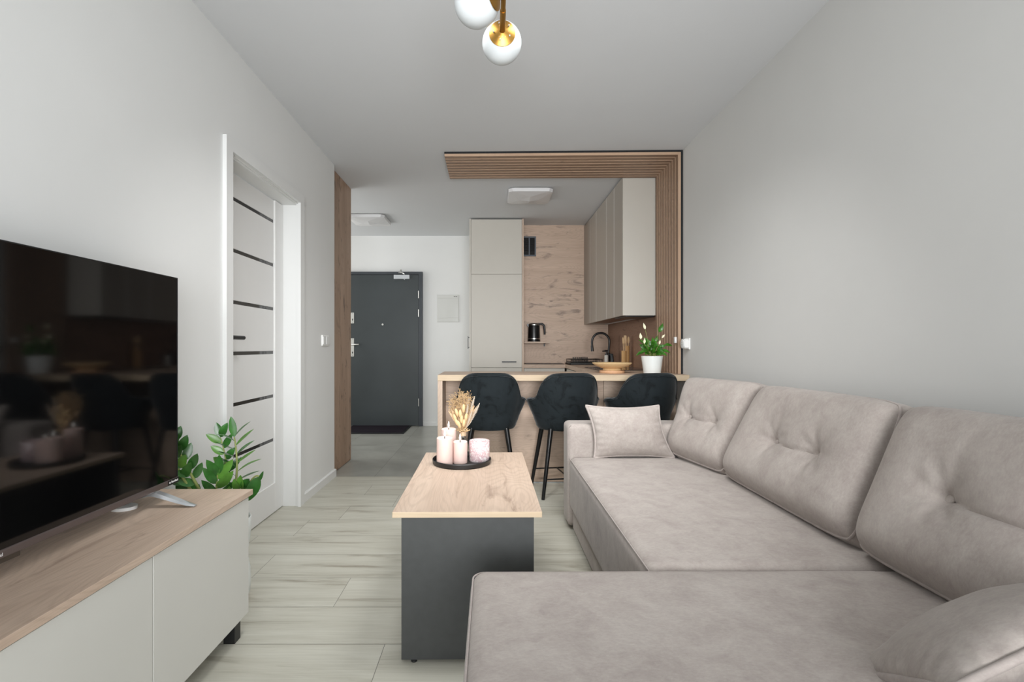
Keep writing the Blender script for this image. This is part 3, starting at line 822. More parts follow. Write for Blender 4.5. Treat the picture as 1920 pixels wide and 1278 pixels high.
# ------------------------------------------------------------------ slatted frame (ceiling + wall)
t = thing('slatted_frame', 'brown slatted oak frame along the ceiling and down the right wall', 'slat panel', (.55, 3.92, H))
SY0, pitch, sw, NS = 3.662, .0578, .037, 9
SY1 = SY0+pitch*(NS-1)+sw
def sh(x): return .036*(XR-x)/1.8
bm = BM(); b2 = BM()
for i in range(NS):
    y0 = SY0+pitch*i
    x0, x1 = -.356, 1.420
    poly = [(x0, y0+sh(x0)), (x1, y0), (x1, y0+sw), (x0, y0+sw+sh(x0))]
    prism(bm, poly, 'Z', H-.036, H-.015)
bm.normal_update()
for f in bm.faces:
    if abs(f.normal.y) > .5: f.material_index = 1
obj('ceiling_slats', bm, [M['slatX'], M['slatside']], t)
prism(b2, [(-.357, SY0-.001+sh(-.356)), (XR-.001, SY0-.001), (XR-.001, SY1+.001), (-.357, SY1+.001+sh(-.356))], 'Z', H-.016, H-.0005)
box(b2, XR-.016, XR-.0005, SY0-.001, SY1+.001, WT+.001, H-.016)
obj('felt_backing', b2, M['felt'], t)
bm = BM()
for i in range(NS):
    y0 = SY0+pitch*i
    box(bm, XR-.037, XR-.015, y0, y0+sw, WT+.001, H-.016)
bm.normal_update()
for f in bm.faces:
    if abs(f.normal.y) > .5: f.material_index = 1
obj('wall_slats', bm, [M['slatZ'], M['slatlitZ']], t)

bm = BM(); box(bm, 1.406, 1.421, 3.685, 3.717, 1.094, 1.142, .005, 3)
tag(obj('door_sensor', bm, M['plastic'], None, 40), 'tiny white plastic button fixed to the slatted wall panel', 'button')

t = thing('wall_socket', 'white wall socket with a round plug adapter just before the slatted panel', 'wall socket', (XR, 3.5, 1.06))
obj('socket_plate', B1(XR-.010, XR, 3.523, 3.605, 1.047, 1.132, .003), M['plastic'], t)
bm = BM(); prism(bm, [(3.532, 1.063), (3.540, 1.055), (3.587, 1.055), (3.595, 1.063), (3.595, 1.117), (3.587, 1.125), (3.540, 1.125), (3.532, 1.117)], 'X', XR-.040, XR-.009)
obj('adapter', bm, M['plastic'], t)
bm = BM(); tube(bm, [(XR-.048, 3.5635, 1.09), (XR-.046, 3.5635, 1.09), (XR-.038, 3.5635, 1.09)], [.026, .031, .031], 24); obj('adapter_face', bm, M['white'], t, 30)
bm = BM()
for z in (1.081, 1.099): tube(bm, [(XR-.0486, 3.5635, z), (XR-.046, 3.5635, z)], .0028, 8)
obj('pin_hole', bm, M['socketdark'], t)

# ------------------------------------------------------------------ bar stools
def make_stool():
    t = thing('bar_stool', '', 'bar stool', (0, 0, 0), 'black velvet bar stools at the breakfast bar')
    def rr(z):
        tab = [(.472, .184), (.482, .196), (.53, .207), (.565, .212), (.67, .240), (.735, .250), (.90, .255)]
        for (z0, r0), (z1, r1) in zip(tab, tab[1:]):
            if z <= z1: return r0+(r1-r0)*max(0, (z-z0))/(z1-z0)
        return tab[-1][1]
    def rim(ph):
        a = abs(math.degrees(ph))
        tab = [(0, .876), (20, .875), (30, .872), (38, .865), (44, .852), (49, .835), (54, .808), (63, .735), (67, .710), (72, .696), (80, .690), (100, .684), (118, .655)]
        for (a0, z0), (a1, z1) in zip(tab, tab[1:]):
            if a <= a1: return z0+(z1-z0)*(a-a0)/(a1-a0)
        return tab[-1][1]
    def P(ph, z, inset=0, ay=.90):
        a_ = abs(math.degrees(ph)); fl_ = min(1, max(0, (a_-62)/22)); fl_ = fl_*fl_*(3-2*fl_)
        r = rr(z)-inset+.027*fl_*min(1, max(0, (z-.50)/.15))
        y = -r*ay*math.cos(ph)-.10*max(0, z-.60)*max(0, math.cos(ph))
        return Vector((r*math.sin(ph), y, z))
    nphi, nz = 48, 12
    A = R(118)
    def shell(bm, th):
        out, inn = [], []
        for i in range(nphi+1):
            ph = -A+2*A*i/nphi
            zt = rim(ph); co, ci = [], []
            for j in range(nz+1):
                s = j/nz; z = .472+(zt-.472)*s
                co.append(bm.verts.new(P(ph, z)))
                zi = .50+(zt-.004-.50)*s
                ci.append(bm.verts.new(P(ph, zi, th*(1-.25*s))))
            top = bm.verts.new((co[-1].co+ci[-1].co)/2+Vector((0, 0, .012)))
            out.append(co+[top]); inn.append(ci)
        for i in range(nphi):
            for j in range(nz+1):
                bm.faces.new((out[i][j], out[i+1][j], out[i+1][j+1], out[i][j+1]))
            for j in range(nz):
                bm.faces.new((inn[i][j+1], inn[i+1][j+1], inn[i+1][j], inn[i][j]))
            bm.faces.new((out[i][-1], out[i+1][-1], inn[i+1][-1], inn[i][-1]))
            bm.faces.new((out[i+1][0], out[i][0], inn[i][0], inn[i+1][0]))
        for e in (0, nphi):
            for j in range(nz):
                try: bm.faces.new((out[e][j], out[e][j+1], inn[e][j+1], inn[e][j]))
                except ValueError: pass
            bm.faces.new((out[e][nz], out[e][nz+1], inn[e][nz]))
        return bm
    bk = obj('backrest', shell(BM(), .055), M['velvet'], t, 60)
    # piping just outside the rim of the back
    bm = BM(); pts = []
    for i in range(61):
        ph = -R(112)+R(224)*i/60
        p = P(ph, rim(ph)-.010); n = Vector((p.x, p.y, 0)).normalized(); pts.append(p+n*.001)
    tube(bm, pts, .0045, 6)
    obj('piping', bm, M['velvet'], bk, 60)
    bm = BM(); lathe(bm, [(0, .466), (.150, .466), (.168, .478), (.185, .50), (.195, .53), (.195, .585), (.18, .605), (.12, .615), (0, .618)], (0, .0, 0), 36, 1, .95)
    obj('seat', bm, M['velvet'], t, 50)
    for sx in (-1, 1):
        for sy in (-1, 1):
            bm = BM(); tube(bm, [(sx*.125, sy*.115, .484), (sx*.198, sy*.172, .0)], [.0185, .0120], 12)
            obj('leg', bm, M['blackmetal'], t, 50)
    bm = BM(); z = .135
    fx_, fy_ = .198-(.198-.125)*z/.484, .172-(.172-.115)*z/.484
    for sy in (-1, 1): tube(bm, [(-fx_, sy*fy_, z), (fx_, sy*fy_, z)], .0055, 8)
    tube(bm, [(0, -fy_, z), (0, fy_, z)], .0055, 8)
    obj('footrest', bm, M['blackmetal'], t, 50)
    return t
stool = make_stool()
stool.location = (-.012, 3.585, 0); stool.rotation_euler = (0, 0, R(-1)); stool['label'] = 'black velvet bar stool at the open end of the bar, behind the dried bouquet'
dup(stool, (.532, 3.568, 0), R(9), 'black velvet bar stool in the middle of the row of three')
dup(stool, (1.105, 3.566, 0), R(10), 'black velvet bar stool nearest the slatted wall, mostly behind the sofa')

# ------------------------------------------------------------------ chandelier
t = thing('pendant_lamp', 'brass ceiling light with opal glass globes hanging over the coffee table', 'pendant lamp', (.0, 1.25, H))
zc = 2.152
bm = BM(); lathe(bm, [(0, 0), (.06, 0), (.058, -.022), (.05, -.026), (0, -.026)], (.039, 1.15, H), 32); obj('canopy', bm, M['brass'], t, 35)
bm = BM(); tube(bm, [(.039, 1.15, H-.02), (.039, 1.15, zc)], .008, 14)
tube(bm, [(.039, .70, zc), (.039, 1.665, zc)], .0082, 14)
tube(bm, [(.039, 1.555, zc), (.039, 1.655, zc)], .0098, 14)
tube(bm, [(.039, 1.45, zc-.004), (.012, 1.47, zc-.008)], .008, 12)
obj('arm', bm, M['brass'], t, 40)
def cap(cx, cy, cz, axis):
    bm = BM(); lathe(bm, [(0, .016), (.010, .014), (.03, .008), (.0455, .0), (.0455, -.003), (.03, .004), (0, .006)], (0, 0, 0), 40)
    rot = axis.to_track_quat('Z', 'Y').to_matrix().to_4x4()
    return xform(bm, Matrix.Translation((cx, cy, cz)) @ rot)
g = obj('globe', ell(BM(), (.039, 1.724, zc), .070, .070, .070, 40, 24), M['opal'], t, 60)
c = obj('globe_cap', cap(.039, 1.668, zc, Vector((0, -1, 0))), M['brass'], t, 40)
for k in range(5):
    a = R(40+72*k); bm = BM(); tube(bm, [(.039+.030*math.cos(a), 1.654, zc+.030*math.sin(a)), (.039+.030*math.cos(a), 1.664, zc+.030*math.sin(a))], .0022, 8)
    obj('cap_hole', bm, M['opal'], c)
obj('globe', ell(BM(), (-.044, 1.50, 2.136), .070, .070, .070, 40, 24), M['opal'], t, 60)
obj('globe_cap', cap(.008, 1.47, 2.143, Vector((.88, -.45, .1))), M['brass'], t, 40)
obj('globe', ell(BM(), (.14, 1.02, 2.15), .070, .070, .070, 32, 20), M['opal'], t, 60)
bm = BM(); tube(bm, [(.039, 1.02, zc), (.08, 1.02, zc)], .008, 12); obj('arm', bm, M['brass'], t, 40)

# ------------------------------------------------------------------ coffee table
t = thing('coffee_table', 'coffee table with an oak-look top on a dark graphite base', 'coffee table', (-.083, 2.06, 0))
def tab(bm):    # turned very slightly, as it stands
    return xform(bm, Matrix.Translation((-.083, 2.06, 0)) @ Matrix.Rotation(R(.5), 4, 'Z') @ Matrix.Translation((.083, -2.06, 0)))
bm = BM(); box(bm, -.333, .167, 1.609, 2.515, .499, .518, .001)
for f in bm.faces:
    if abs(f.normal.z) < .5: f.material_index = 1
obj('tabletop', tab(bm), [M['oakY'], M['edge']], t)
for a in (1.636, 2.470):
    bm = BM(); box(bm, -.307, .142, a, a+.018, .009, .499, .001); obj('leg_panel', tab(bm), M['graphite'], t)
bm = BM(); box(bm, -.092, -.074, 1.654, 2.470, .12, .499, .001); obj('stretcher', tab(bm), M['graphite'], t)
for x in (-.265, .10):
    for y in (1.645, 2.479):
        bm = BM(); lathe(bm, [(0, 0), (.010, 0), (.011, .004), (.006, .008), (.006, .012), (0, .012)], (x, y, 0), 14); obj('glide', tab(bm), M['black'], t)

TZ = .518
bm = BM(); lathe(bm, [(0, 0), (.132, 0), (.137, .004), (.139, .021), (.1365, .024), (.134, .021), (.131, .007), (0, .006)], (-.138, 2.29, TZ), 64)
tag(obj('round_tray', bm, M['black'], None, 40), 'round black tray holding candles and vase on the coffee table', 'tray')
Z2 = TZ+.006
def candle(cx, cy, r, h, label):
    t = thing('pillar_candle', label, 'candle', (cx, cy, Z2), 'pink pillar candles on the round tray')
    bm = BM(); lathe(bm, [(0, 0), (r-.001, 0), (r, .002), (r, h-.003), (r-.003, h), (r-.007, h-.001), (.008, h-.007), (0, h-.008)], (cx, cy, Z2), 40)
    cb = obj('candle_body', bm, M['candle'], t, 40)
    bm = BM(); tube(bm, [(cx, cy, Z2+h-.01), (cx, cy, Z2+h+.005)], .0018, 8); obj('wick', bm, M['wick'], cb)
    bm = BM(); lathe(bm, [(0, .003), (.0028, .006), (.0046, .013), (.0042, .020), (.0022, .029), (0, .036)], (cx, cy, Z2+h), 14, 1, .6); obj('flame', bm, M['flame'], t, 60)
candle(-.214, 2.235, .0375, .125, 'tall pink pillar candle at the front rim of the tray')
candle(-.145, 2.268, .0340, .101, 'shortest pink pillar candle in the middle of the tray')
candle(-.206, 2.352, .0360, .146, 'pink pillar candle standing tallest at the back of the tray')
t = thing('glass_candle_jar', 'pink and white flecked glass candle jar on the round tray', 'candle jar', (-.055, 2.31, Z2))
bm = BM(); lathe(bm, [(0, 0), (.047, 0), (.0495, .004), (.0500, .094), (.0485, .0965), (.0470, .094), (.0465, .012), (0, .010)], (-.055, 2.31, Z2), 48)
obj('jar_glass', bm, M['jar'], t, 40)
bm = BM(); lathe(bm, [(0, .011), (.045, .011), (.045, .055), (0, .056)], (-.055, 2.31, Z2), 32); obj('wax', bm, M['candle'], t, 40)

vx, vy = -.138, 2.385
bm = BM(); lathe(bm, [(0, 0), (.026, 0), (.030, .006), (.031, .03), (.030, .055), (.026, .075), (.016, .092), (.012, .102), (.012, .112), (.0145, .118),
                      (.0125, .118), (.0100, .110), (.0100, .100), (.014, .090), (.024, .073), (.028, .054), (.029, .03), (.027, .008), (0, .006)], (vx, vy, Z2), 32)
tag(obj('bud_vase', bm, M['vase'], None, 60), 'small clear glass bottle vase at the back of the round tray', 'vase')

# dried bouquet
t = thing('dried_bouquet', 'bouquet of dried grasses and bunny tails in the small glass vase', 'bouquet', (vx, vy, Z2+.02))
rng = random.Random(5)
neck = Vector((vx, vy, Z2+.112)); foot = Vector((vx, vy, Z2+.02))
bm = BM()
for k in range(14):
    a = rng.uniform(0, 2*PI); r0 = rng.uniform(0, .012)
    tube(bm, [foot+Vector((r0*math.cos(a), r0*math.sin(a), 0)), neck+Vector((.0045*math.cos(a+2), .0045*math.sin(a+2), 0)), neck+Vector((.012*math.cos(a), .012*math.sin(a), .05))], .0013, 5)
obj('stems', bm, M['straw'], t)
bm = BM(); lathe(bm, [(.0135, .104), (.0165, .106), (.0165, .124), (.014, .126)], (vx, vy, Z2), 20); obj('tie', bm, M['tie'], t, 40)
base = neck+Vector((0, 0, .012))
bm = BM(); hb = BM()
def sprig(dx, dz, dy, dense=20):
    tip = base+Vector((dx, dy, dz)); mid = base.lerp(tip, .5)+Vector((dx*.12, 0, 0))
    tube(bm, [base, mid, tip], [.0009, .0007, .0004], 4)
    for q in range(dense):
        s = rng.uniform(.45, 1.0)
        p = (base.lerp(mid, s*2) if s < .5 else mid.lerp(tip, s*2-1))
        o = Vector((rng.uniform(-1, 1), rng.uniform(-1, 1), rng.uniform(-.2, 1)))*.016
        tube(bm, [p, p+o], .0004, 3)
        seed(hb, p+o, .0018, .003)
for k in range(64):
    u = rng.uniform(-1, .75)
    sprig(-.005+u*.062, .195-.035*abs(u)**2+rng.uniform(-.05, .012), rng.uniform(-.02, .03))
obj('sprig', bm, M['husk'], t); obj('seed_heads', hb, M['straw'], t)
# broad husks filling the heart of the bouquet
bm = BM()
for k in range(60):
    a = rng.uniform(-.62, .62); ln = rng.uniform(.07, .155)
    d0 = Vector((math.sin(a), rng.uniform(-.15, .25), math.cos(a)))
    s0 = base+d0*ln*.25
    leaf(bm, s0, base+d0*ln, (rng.uniform(-.4, .4), -1, .2), rng.uniform(.010, .018), fold=.3, nseg=5)
obj('husks', bm, M['husk'], t, 60)
for dx, dz, tilt in ((-.038, .070, -.3), (-.030, .052, -.45), (-.012, .092, -.05), (-.006, .066, .0), (.004, .118, .05), (-.030, .098, -.3), (.006, .046, .1), (-.018, .038, -.3), (.016, .075, .15)):
    bm = BM(); p = base+Vector((dx, -.022, dz))
    rot = Matrix.Rotation(tilt, 4, 'Y')
    ell(bm, p, .0085, .0085, .021, 12, 10, rot)
    tube(bm, [base, p-rot @ Vector((0, 0, .018))], .0008, 4)
    obj('bunny_tail', bm, M['bunny'], t, 60)
def plume(p0, p1, r):
    bm = BM(); p0, p1 = Vector(p0), Vector(p1); d0 = p1-p0; rot = d0.to_track_quat('Z', 'Y').to_matrix()
    tube(bm, [base, p0, p1], .0010, 4)
    for k in range(420):
        s = rng.random(); a = rng.uniform(0, 2*PI); rad = r*(math.sin(PI*min(1, .12+s*.85)))**.8
        q = p0+d0*s; o = rot @ Vector((math.cos(a), math.sin(a), 1.3))
        e = q+o*rad*.8; sd = o.cross(d0).normalized()*.0014
        bm.faces.new((bm.verts.new(q-sd), bm.verts.new(q+sd), bm.verts.new(e)))
    return obj('pampas_plume', bm, M['pampas'], t)
plume(base+Vector((.016, -.02, .07)), base+Vector((.026, -.02, .135)), .010)
plume(base+Vector((.036, -.015, .045)), base+Vector((.082, -.015, .142)), .012)
plume(base+Vector((.030, -.005, .08)), base+Vector((.058, -.005, .176)), .011)
plume(base+Vector((.022, -.024, .035)), base+Vector((.046, -.024, .105)), .009)
plume(base+Vector((.010, .0, .09)), base+Vector((.030, .0, .165)), .012)
bm = BM()
for k in range(70):
    a = rng.uniform(-1.1, 1.1); ln = rng.uniform(.012, .042)
    p = base+Vector((math.sin(a)*ln, -.006-rng.random()*.016, math.cos(a)*ln*.8-.004))
    seed(bm, p, .003, .003)
obj('tiny_blossoms', bm, M['bunny'], t)

# ------------------------------------------------------------------ TV and its cabinet
CT = .532
t = thing('tv_cabinet', 'low media cabinet with pale fronts and an oak-look top under the television', 'tv cabinet', (-1.09, 1.0, 0))
bm = BM(); box(bm, XL+.002, -.898, .19, 1.822, .512, CT, .0012)
obj('cabinet_top', bm, M['oakY2'], t)
obj('carcass', B1(XL+.004, -.926, .198, 1.803, .082, .511), M['tvfront'], t)
for a, c in ((1.2955, 1.803), (.788, 1.2915), (.2, .784)):
    obj('cabinet_door', B1(-.924, -.905, a, c, .079, .507, .0012), M['tvfront'], t)
for y in (1.735, .25):
    for x in (-.962, -1.262):
        obj('leg', B1(x, x+.041, y, y+.04, 0, .083, .001), M['black'], t)

t = thing('television', 'large flat black television standing on the media cabinet', 'television', (-1.13, 1.11, CT))
TX, T0, T1, TB, TT = -1.12, .495, 1.725, .588, 1.314
obj('back_shell', B1(TX-.030, TX-.004, T0+.004, T1-.004, TB+.006, TT-.003, .004), M['black'], t)
obj('screen', B1(TX-.006, TX, T0+.003, T1-.003, TB+.016, TT-.002, .0006), M['screen'], t)
bm = BM()
box(bm, TX-.012, TX+.001, T0, T0+.003, TB+.012, TT); box(bm, TX-.012, TX+.001, T1-.003, T1, TB+.012, TT); box(bm, TX-.012, TX+.001, T0, T1, TT-.003, TT)
obj('frame', bm, M['black'], t)
bz = obj('bezel', B1(TX-.018, TX+.003, T0, T1+.002, TB-.003, TB+.017, .003), M['bezel'], t)
# corner sticker and centre mark
bm = BM(); box(bm, TX+.0028, TX+.0036, T1-.055, T1+.0015, TB-.001, TB+.016); st = obj('sticker', bm, M['black'], bz)
bm = BM(); tube(bm, [(TX+.0034, T1-.046, TB+.0075), (TX+.0040, T1-.046, TB+.0075)], .0035, 10)
for k in range(8):
    y = T1-.038+k*.0045; h = (.008, .005, .005, .005, .0075, .005, .005, .0065)[k]
    box(bm, TX+.0034, TX+.0040, y, y+.0030, TB+.005, TB+.005+h)
obj('lettering', bm, M['markw'], bz)
cu = bpy.data.curves.new('lettering', 'FONT'); cu.body = 'el'; cu.size = .011; cu.extrude = .0003; cu.align_x = 'RIGHT'
tmp = bpy.data.objects.new('tmp_text', cu); COL.objects.link(tmp)
dg = bpy.context.evaluated_depsgraph_get(); me = bpy.data.meshes.new_from_object(tmp.evaluated_get(dg)); bpy.data.objects.remove(tmp)
bm = BM(); bm.from_mesh(me); bpy.data.meshes.remove(me)
xform(bm, Matrix.Translation((TX+.0036, 1.1045, TB+.003)) @ Matrix(((0, 0, 1, 0), (1, 0, 0, 0), (0, 1, 0, 0), (0, 0, 0, 1))))
obj('lettering', bm, M['markw'], bz)
obj('sensor_box', B1(TX-.02, TX-.002, .98, 1.152, TB-.016, TB-.002, .002), plain('sensor_brown', lin(66, 58, 50), .5), t)
def foot(y):
    bm = BM()
    # swept arm: from under the panel out to a flat toe on the cabinet top
    sec = [(-1.150, .587, .016, .026), (-1.125, .583, .014, .030), (-1.09, .571, .011, .031), (-1.05, .556, .008, .029), (-1.015, .5435, .005, .025), (-.992, .5375, .003, .016)]
    for s in (1, -1):
        rows = []
        for x, z, th, w in sec:
            xx = -1.135+(x+1.135)*s if s < 0 else x
            rows.append([bm.verts.new((xx, y-w/2, z-th)), bm.verts.new((xx, y+w/2, z-th)), bm.verts.new((xx, y+w/2-.004, z)), bm.verts.new((xx, y-w/2+.004, z))])
        for a, b2 in zip(rows, rows[1:]):
            for j in range(4): bm.faces.new((a[j], a[(j+1) % 4], b2[(j+1) % 4], b2[j]))
        bm.faces.new(rows[0]); bm.faces.new(rows[-1])
    return bm
for y in (1.622, .60): obj('stand_foot', foot(y), M['silver'], t, 50)
bm = BM(); prism(bm, [(-1.216+.040*math.cos(a), 1.600+.032*math.sin(a)) for a in [2*PI*k/24 for k in range(24)]], 'Z', CT, CT+.010)
tag(obj('white_box', bm, M['plastic'], None, 40), 'small flat white device on the media cabinet under the television', 'device')

# ------------------------------------------------------------------ ZZ plant in a white planter
qx, qy = -1.121, 2.02
t = thing('potted_zz_plant', 'glossy green plant in a white floor pot behind the media cabinet', 'potted plant', (qx, qy, 0))
bm = BM(); lathe(bm, [(0, .024), (.098, .024), (.103, .035), (.106, .08), (.103, .13), (.094, .18), (.094, .205), (.102, .255), (.107, .31), (.107, .345), (.104, .350), (.099, .345), (.098, .325), (0, .325)], (qx, qy, 0), 40)
obj('pot', bm, M['ceramic'], t, 50)
bm = BM(); lathe(bm, [(0, 0), (.084, 0), (.092, .024), (0, .024)], (qx, qy, 0), 32); obj('pot_base', bm, M['bamboo'], t, 40)
bm = BM(); lathe(bm, [(.098, .324), (.06, .332), (0, .334)], (qx, qy, 0), 24); obj('soil', bm, M['soil'], t)
lb = BM(); yb = BM(); sb = BM(); rng = random.Random(21)
def bez(p, n=14):
    P_ = [Vector(q) for q in p]; out = []
    for i in range(n+1):
        s = i/n; Q = list(P_)
        while len(Q) > 1: Q = [Q[k].lerp(Q[k+1], s) for k in range(len(Q)-1)]
        out.append(Q[0])
    return out
def zz(pts, start, n, Ln, W, face, flat=.0, young=False, spread=.9, r=.008, upk=.85):
    c = bez(pts); tube(sb, c, [r*(1-.65*i/len(c)) for i in range(len(c))], 8)
    for k in range(n):
        s = start+(1-start)*k/(n-1); i = min(len(c)-2, int(s*(len(c)-1))); p = c[i].lerp(c[i+1], s*(len(c)-1)-i)
        tg = (c[i+1]-c[i]).normalized(); f = Vector(face).normalized()
        side = tg.cross(f).normalized(); f2 = side.cross(tg)
        sg = 1 if k % 2 else -1
        up = upk*(.65+.6*s)
        d0 = (side*sg*spread+tg*up+f2*rng.uniform(-.15, .35)).normalized()
        ln = Ln*(1-.25*abs(s-.55))*rng.uniform(.88, 1.1)
        nrm = f2.lerp(tg, flat)
        leaf(yb if (young or rng.random() < .2) else lb, p, p+d0*ln, nrm, W*rng.uniform(.85, 1.1), droop=rng.uniform(-.02, .08), fold=rng.uniform(.12, .3), shape=1.0)
    tg = (c[-1]-c[-2]).normalized()
    leaf(lb, c[-1], c[-1]+tg*Ln*.9, face, W, fold=.2)
cam = (.45, -.85, .35)
zz([(-1.12, 1.99, .33), (-1.145, 1.93, .47), (-1.19, 1.90, .57), (-1.22, 1.86, .705)], .52, 10, .072, .034, (.45, -.8, .6), .25)
zz([(-1.14, 1.98, .33), (-1.165, 1.92, .48), (-1.225, 1.87, .56), (-1.225, 1.84, .715)], .55, 9, .072, .035, (.2, -.9, .25), .1)
zz([(-1.10, 2.02, .33), (-1.065, 2.03, .48), (-1.060, 2.03, .58), (-1.074, 2.02, .690)], .38, 12, .100, .030, cam, .9, r=.007, upk=.55)
zz([(-1.13, 2.04, .33), (-1.11, 2.06, .48), (-1.13, 2.07, .58), (-1.16, 2.07, .68)], .45, 8, .075, .032, (.2, -.9, .5), .2, r=.006)
zz([(-1.13, 1.98, .33), (-1.125, 1.97, .44), (-1.115, 1.96, .50), (-1.105, 1.95, .55)], .30, 7, .100, .036, (.5, -.6, .7), .15, r=.007, upk=1.2)
zz([(-1.16, 1.97, .33), (-1.20, 1.95, .40), (-1.215, 1.94, .45), (-1.222, 1.93, .475)], .45, 5, .080, .040, (.2, -.7, .8), r=.006)
zz([(-1.10, 1.98, .33), (-1.06, 1.96, .42), (-1.02, 1.95, .47), (-1.00, 1.94, .495)], .55, 5, .072, .040, (.1, -.95, .3), young=True, r=.006)
leaf(lb, (-1.03, 1.93, .44), (-.940, 1.92, .525), (.1, -1, .2), .034, fold=.2)
leaf(lb, (-.922, 1.92, .553), (-.966, 1.91, .455), (.3, -1, .1), .048, fold=.25)
leaf(lb, (-.925, 1.92, .53), (-.905, 1.92, .575), (.3, -1, .1), .014, fold=.2)
tube(sb, bez([(-1.06, 1.99, .33), (-1.02, 1.96, .47), (-.95, 1.93, .57), (-.922, 1.92, .553)]), .0035, 6)
obj('foliage', lb, M['leaf'], t, 60); obj('young_foliage', yb, M['leafl'], t, 60, label='lighter green leaves'); obj('stalk', sb, M['stem'], t, 60)

# ------------------------------------------------------------------ sofa
def soft_box(x0, x1, y0, y1, z0, z1, rad, seg=5, crown=.0, cuts=14, amp=.0025, seed=0.):
    bm = BM(); box(bm, x0, x1, y0, y1, z0, z1)
    bmesh.ops.bevel(bm, geom=list(bm.edges), offset=rad, segments=seg, affect='EDGES', profile=.5)
    big = [e for e in bm.edges if e.calc_length() > .12]
    bmesh.ops.subdivide_edges(bm, edges=big, cuts=cuts, use_grid_fill=True)
    for v in bm.verts:
        u = (v.co.x-x0)/(x1-x0)*2-1; w = (v.co.y-y0)/(y1-y0)*2-1
        if v.co.z > (z0+z1)/2:
            v.co.z += crown*max(0, 1-u**4)*max(0, 1-w**4)
            n = noise.noise(Vector((v.co.x*5+seed, v.co.y*5, v.co.z*5)))
            v.co.z += amp*n
    return bm
t = thing('corner_sofa', 'taupe suede corner sofa with a chaise along the right wall', 'sofa', (.95, 1.7, 0))
SZ = .432
seat = obj('seat', soft_box(.452, 1.40, 1.392, 2.80, .13, SZ, .040, crown=.012, seed=1), M['suede'], t, 60)
obj('chaise', soft_box(-.056, 1.40, .42, 1.388, .10, SZ+.004, .042, crown=.010, seed=4), M['suede'], t, 60)
obj('base', B1(.475, 1.42, 1.30, 2.80, .012, .14, .01), M['suede'], t)
obj('chaise_base', B1(-.03, 1.42, .44, 1.37, .012, .12, .01), M['suede'], t)
obj('armrest', soft_box(.446, 1.42, 2.80, 2.985, .022, .618, .030, crown=.0, amp=.001), M['suede'], t, 60)
obj('armrest', soft_box(.60, 1.42, .22, .415, .022, .618, .030, amp=.001), M['suede'], t, 60)
obj('back_frame', soft_box(1.395, 1.450, .42, 2.98, .05, .62, .02, amp=.001), M['suede'], t, 60)
bm = BM()
tube(bm, [(.4575, 2.795, SZ-.013), (.4565, 2.2, SZ-.012), (.4565, 1.8, SZ-.012), (.4575, 1.395, SZ-.013)], .0028, 6)
tube(bm, [(.449, 2.812, .40), (.4485, 2.812, .52), (.4490, 2.812, .592), (.465, 2.806, .611)], .0022, 6)
def arc(cx, cy, r, a0, a1, n=6): return [(cx+r*math.cos(a0+(a1-a0)*k/n), cy+r*math.sin(a0+(a1-a0)*k/n)) for k in range(n+1)]
pts = [(-.050, .46, SZ-.010), (-.050, 1.0, SZ-.010)]+[(x, y, SZ-.010) for x, y in arc(-.014, 1.346, .036, PI, PI/2)]+[(.5, 1.382, SZ-.008), (1.1, 1.382, SZ-.008)]
tube(bm, pts, .0026, 6)
obj('seam', bm, M['suedepipe'], t, 60)
for x, y in ((.50, 2.93), (.0, 1.33), (.0, .48), (1.38, 2.93), (1.38, .48)):
    bm = BM(); lathe(bm, [(0, 0), (.02, 0), (.022, .03), (0, .03)], (x, y, 0), 14); obj('foot', bm, M['black'], t)

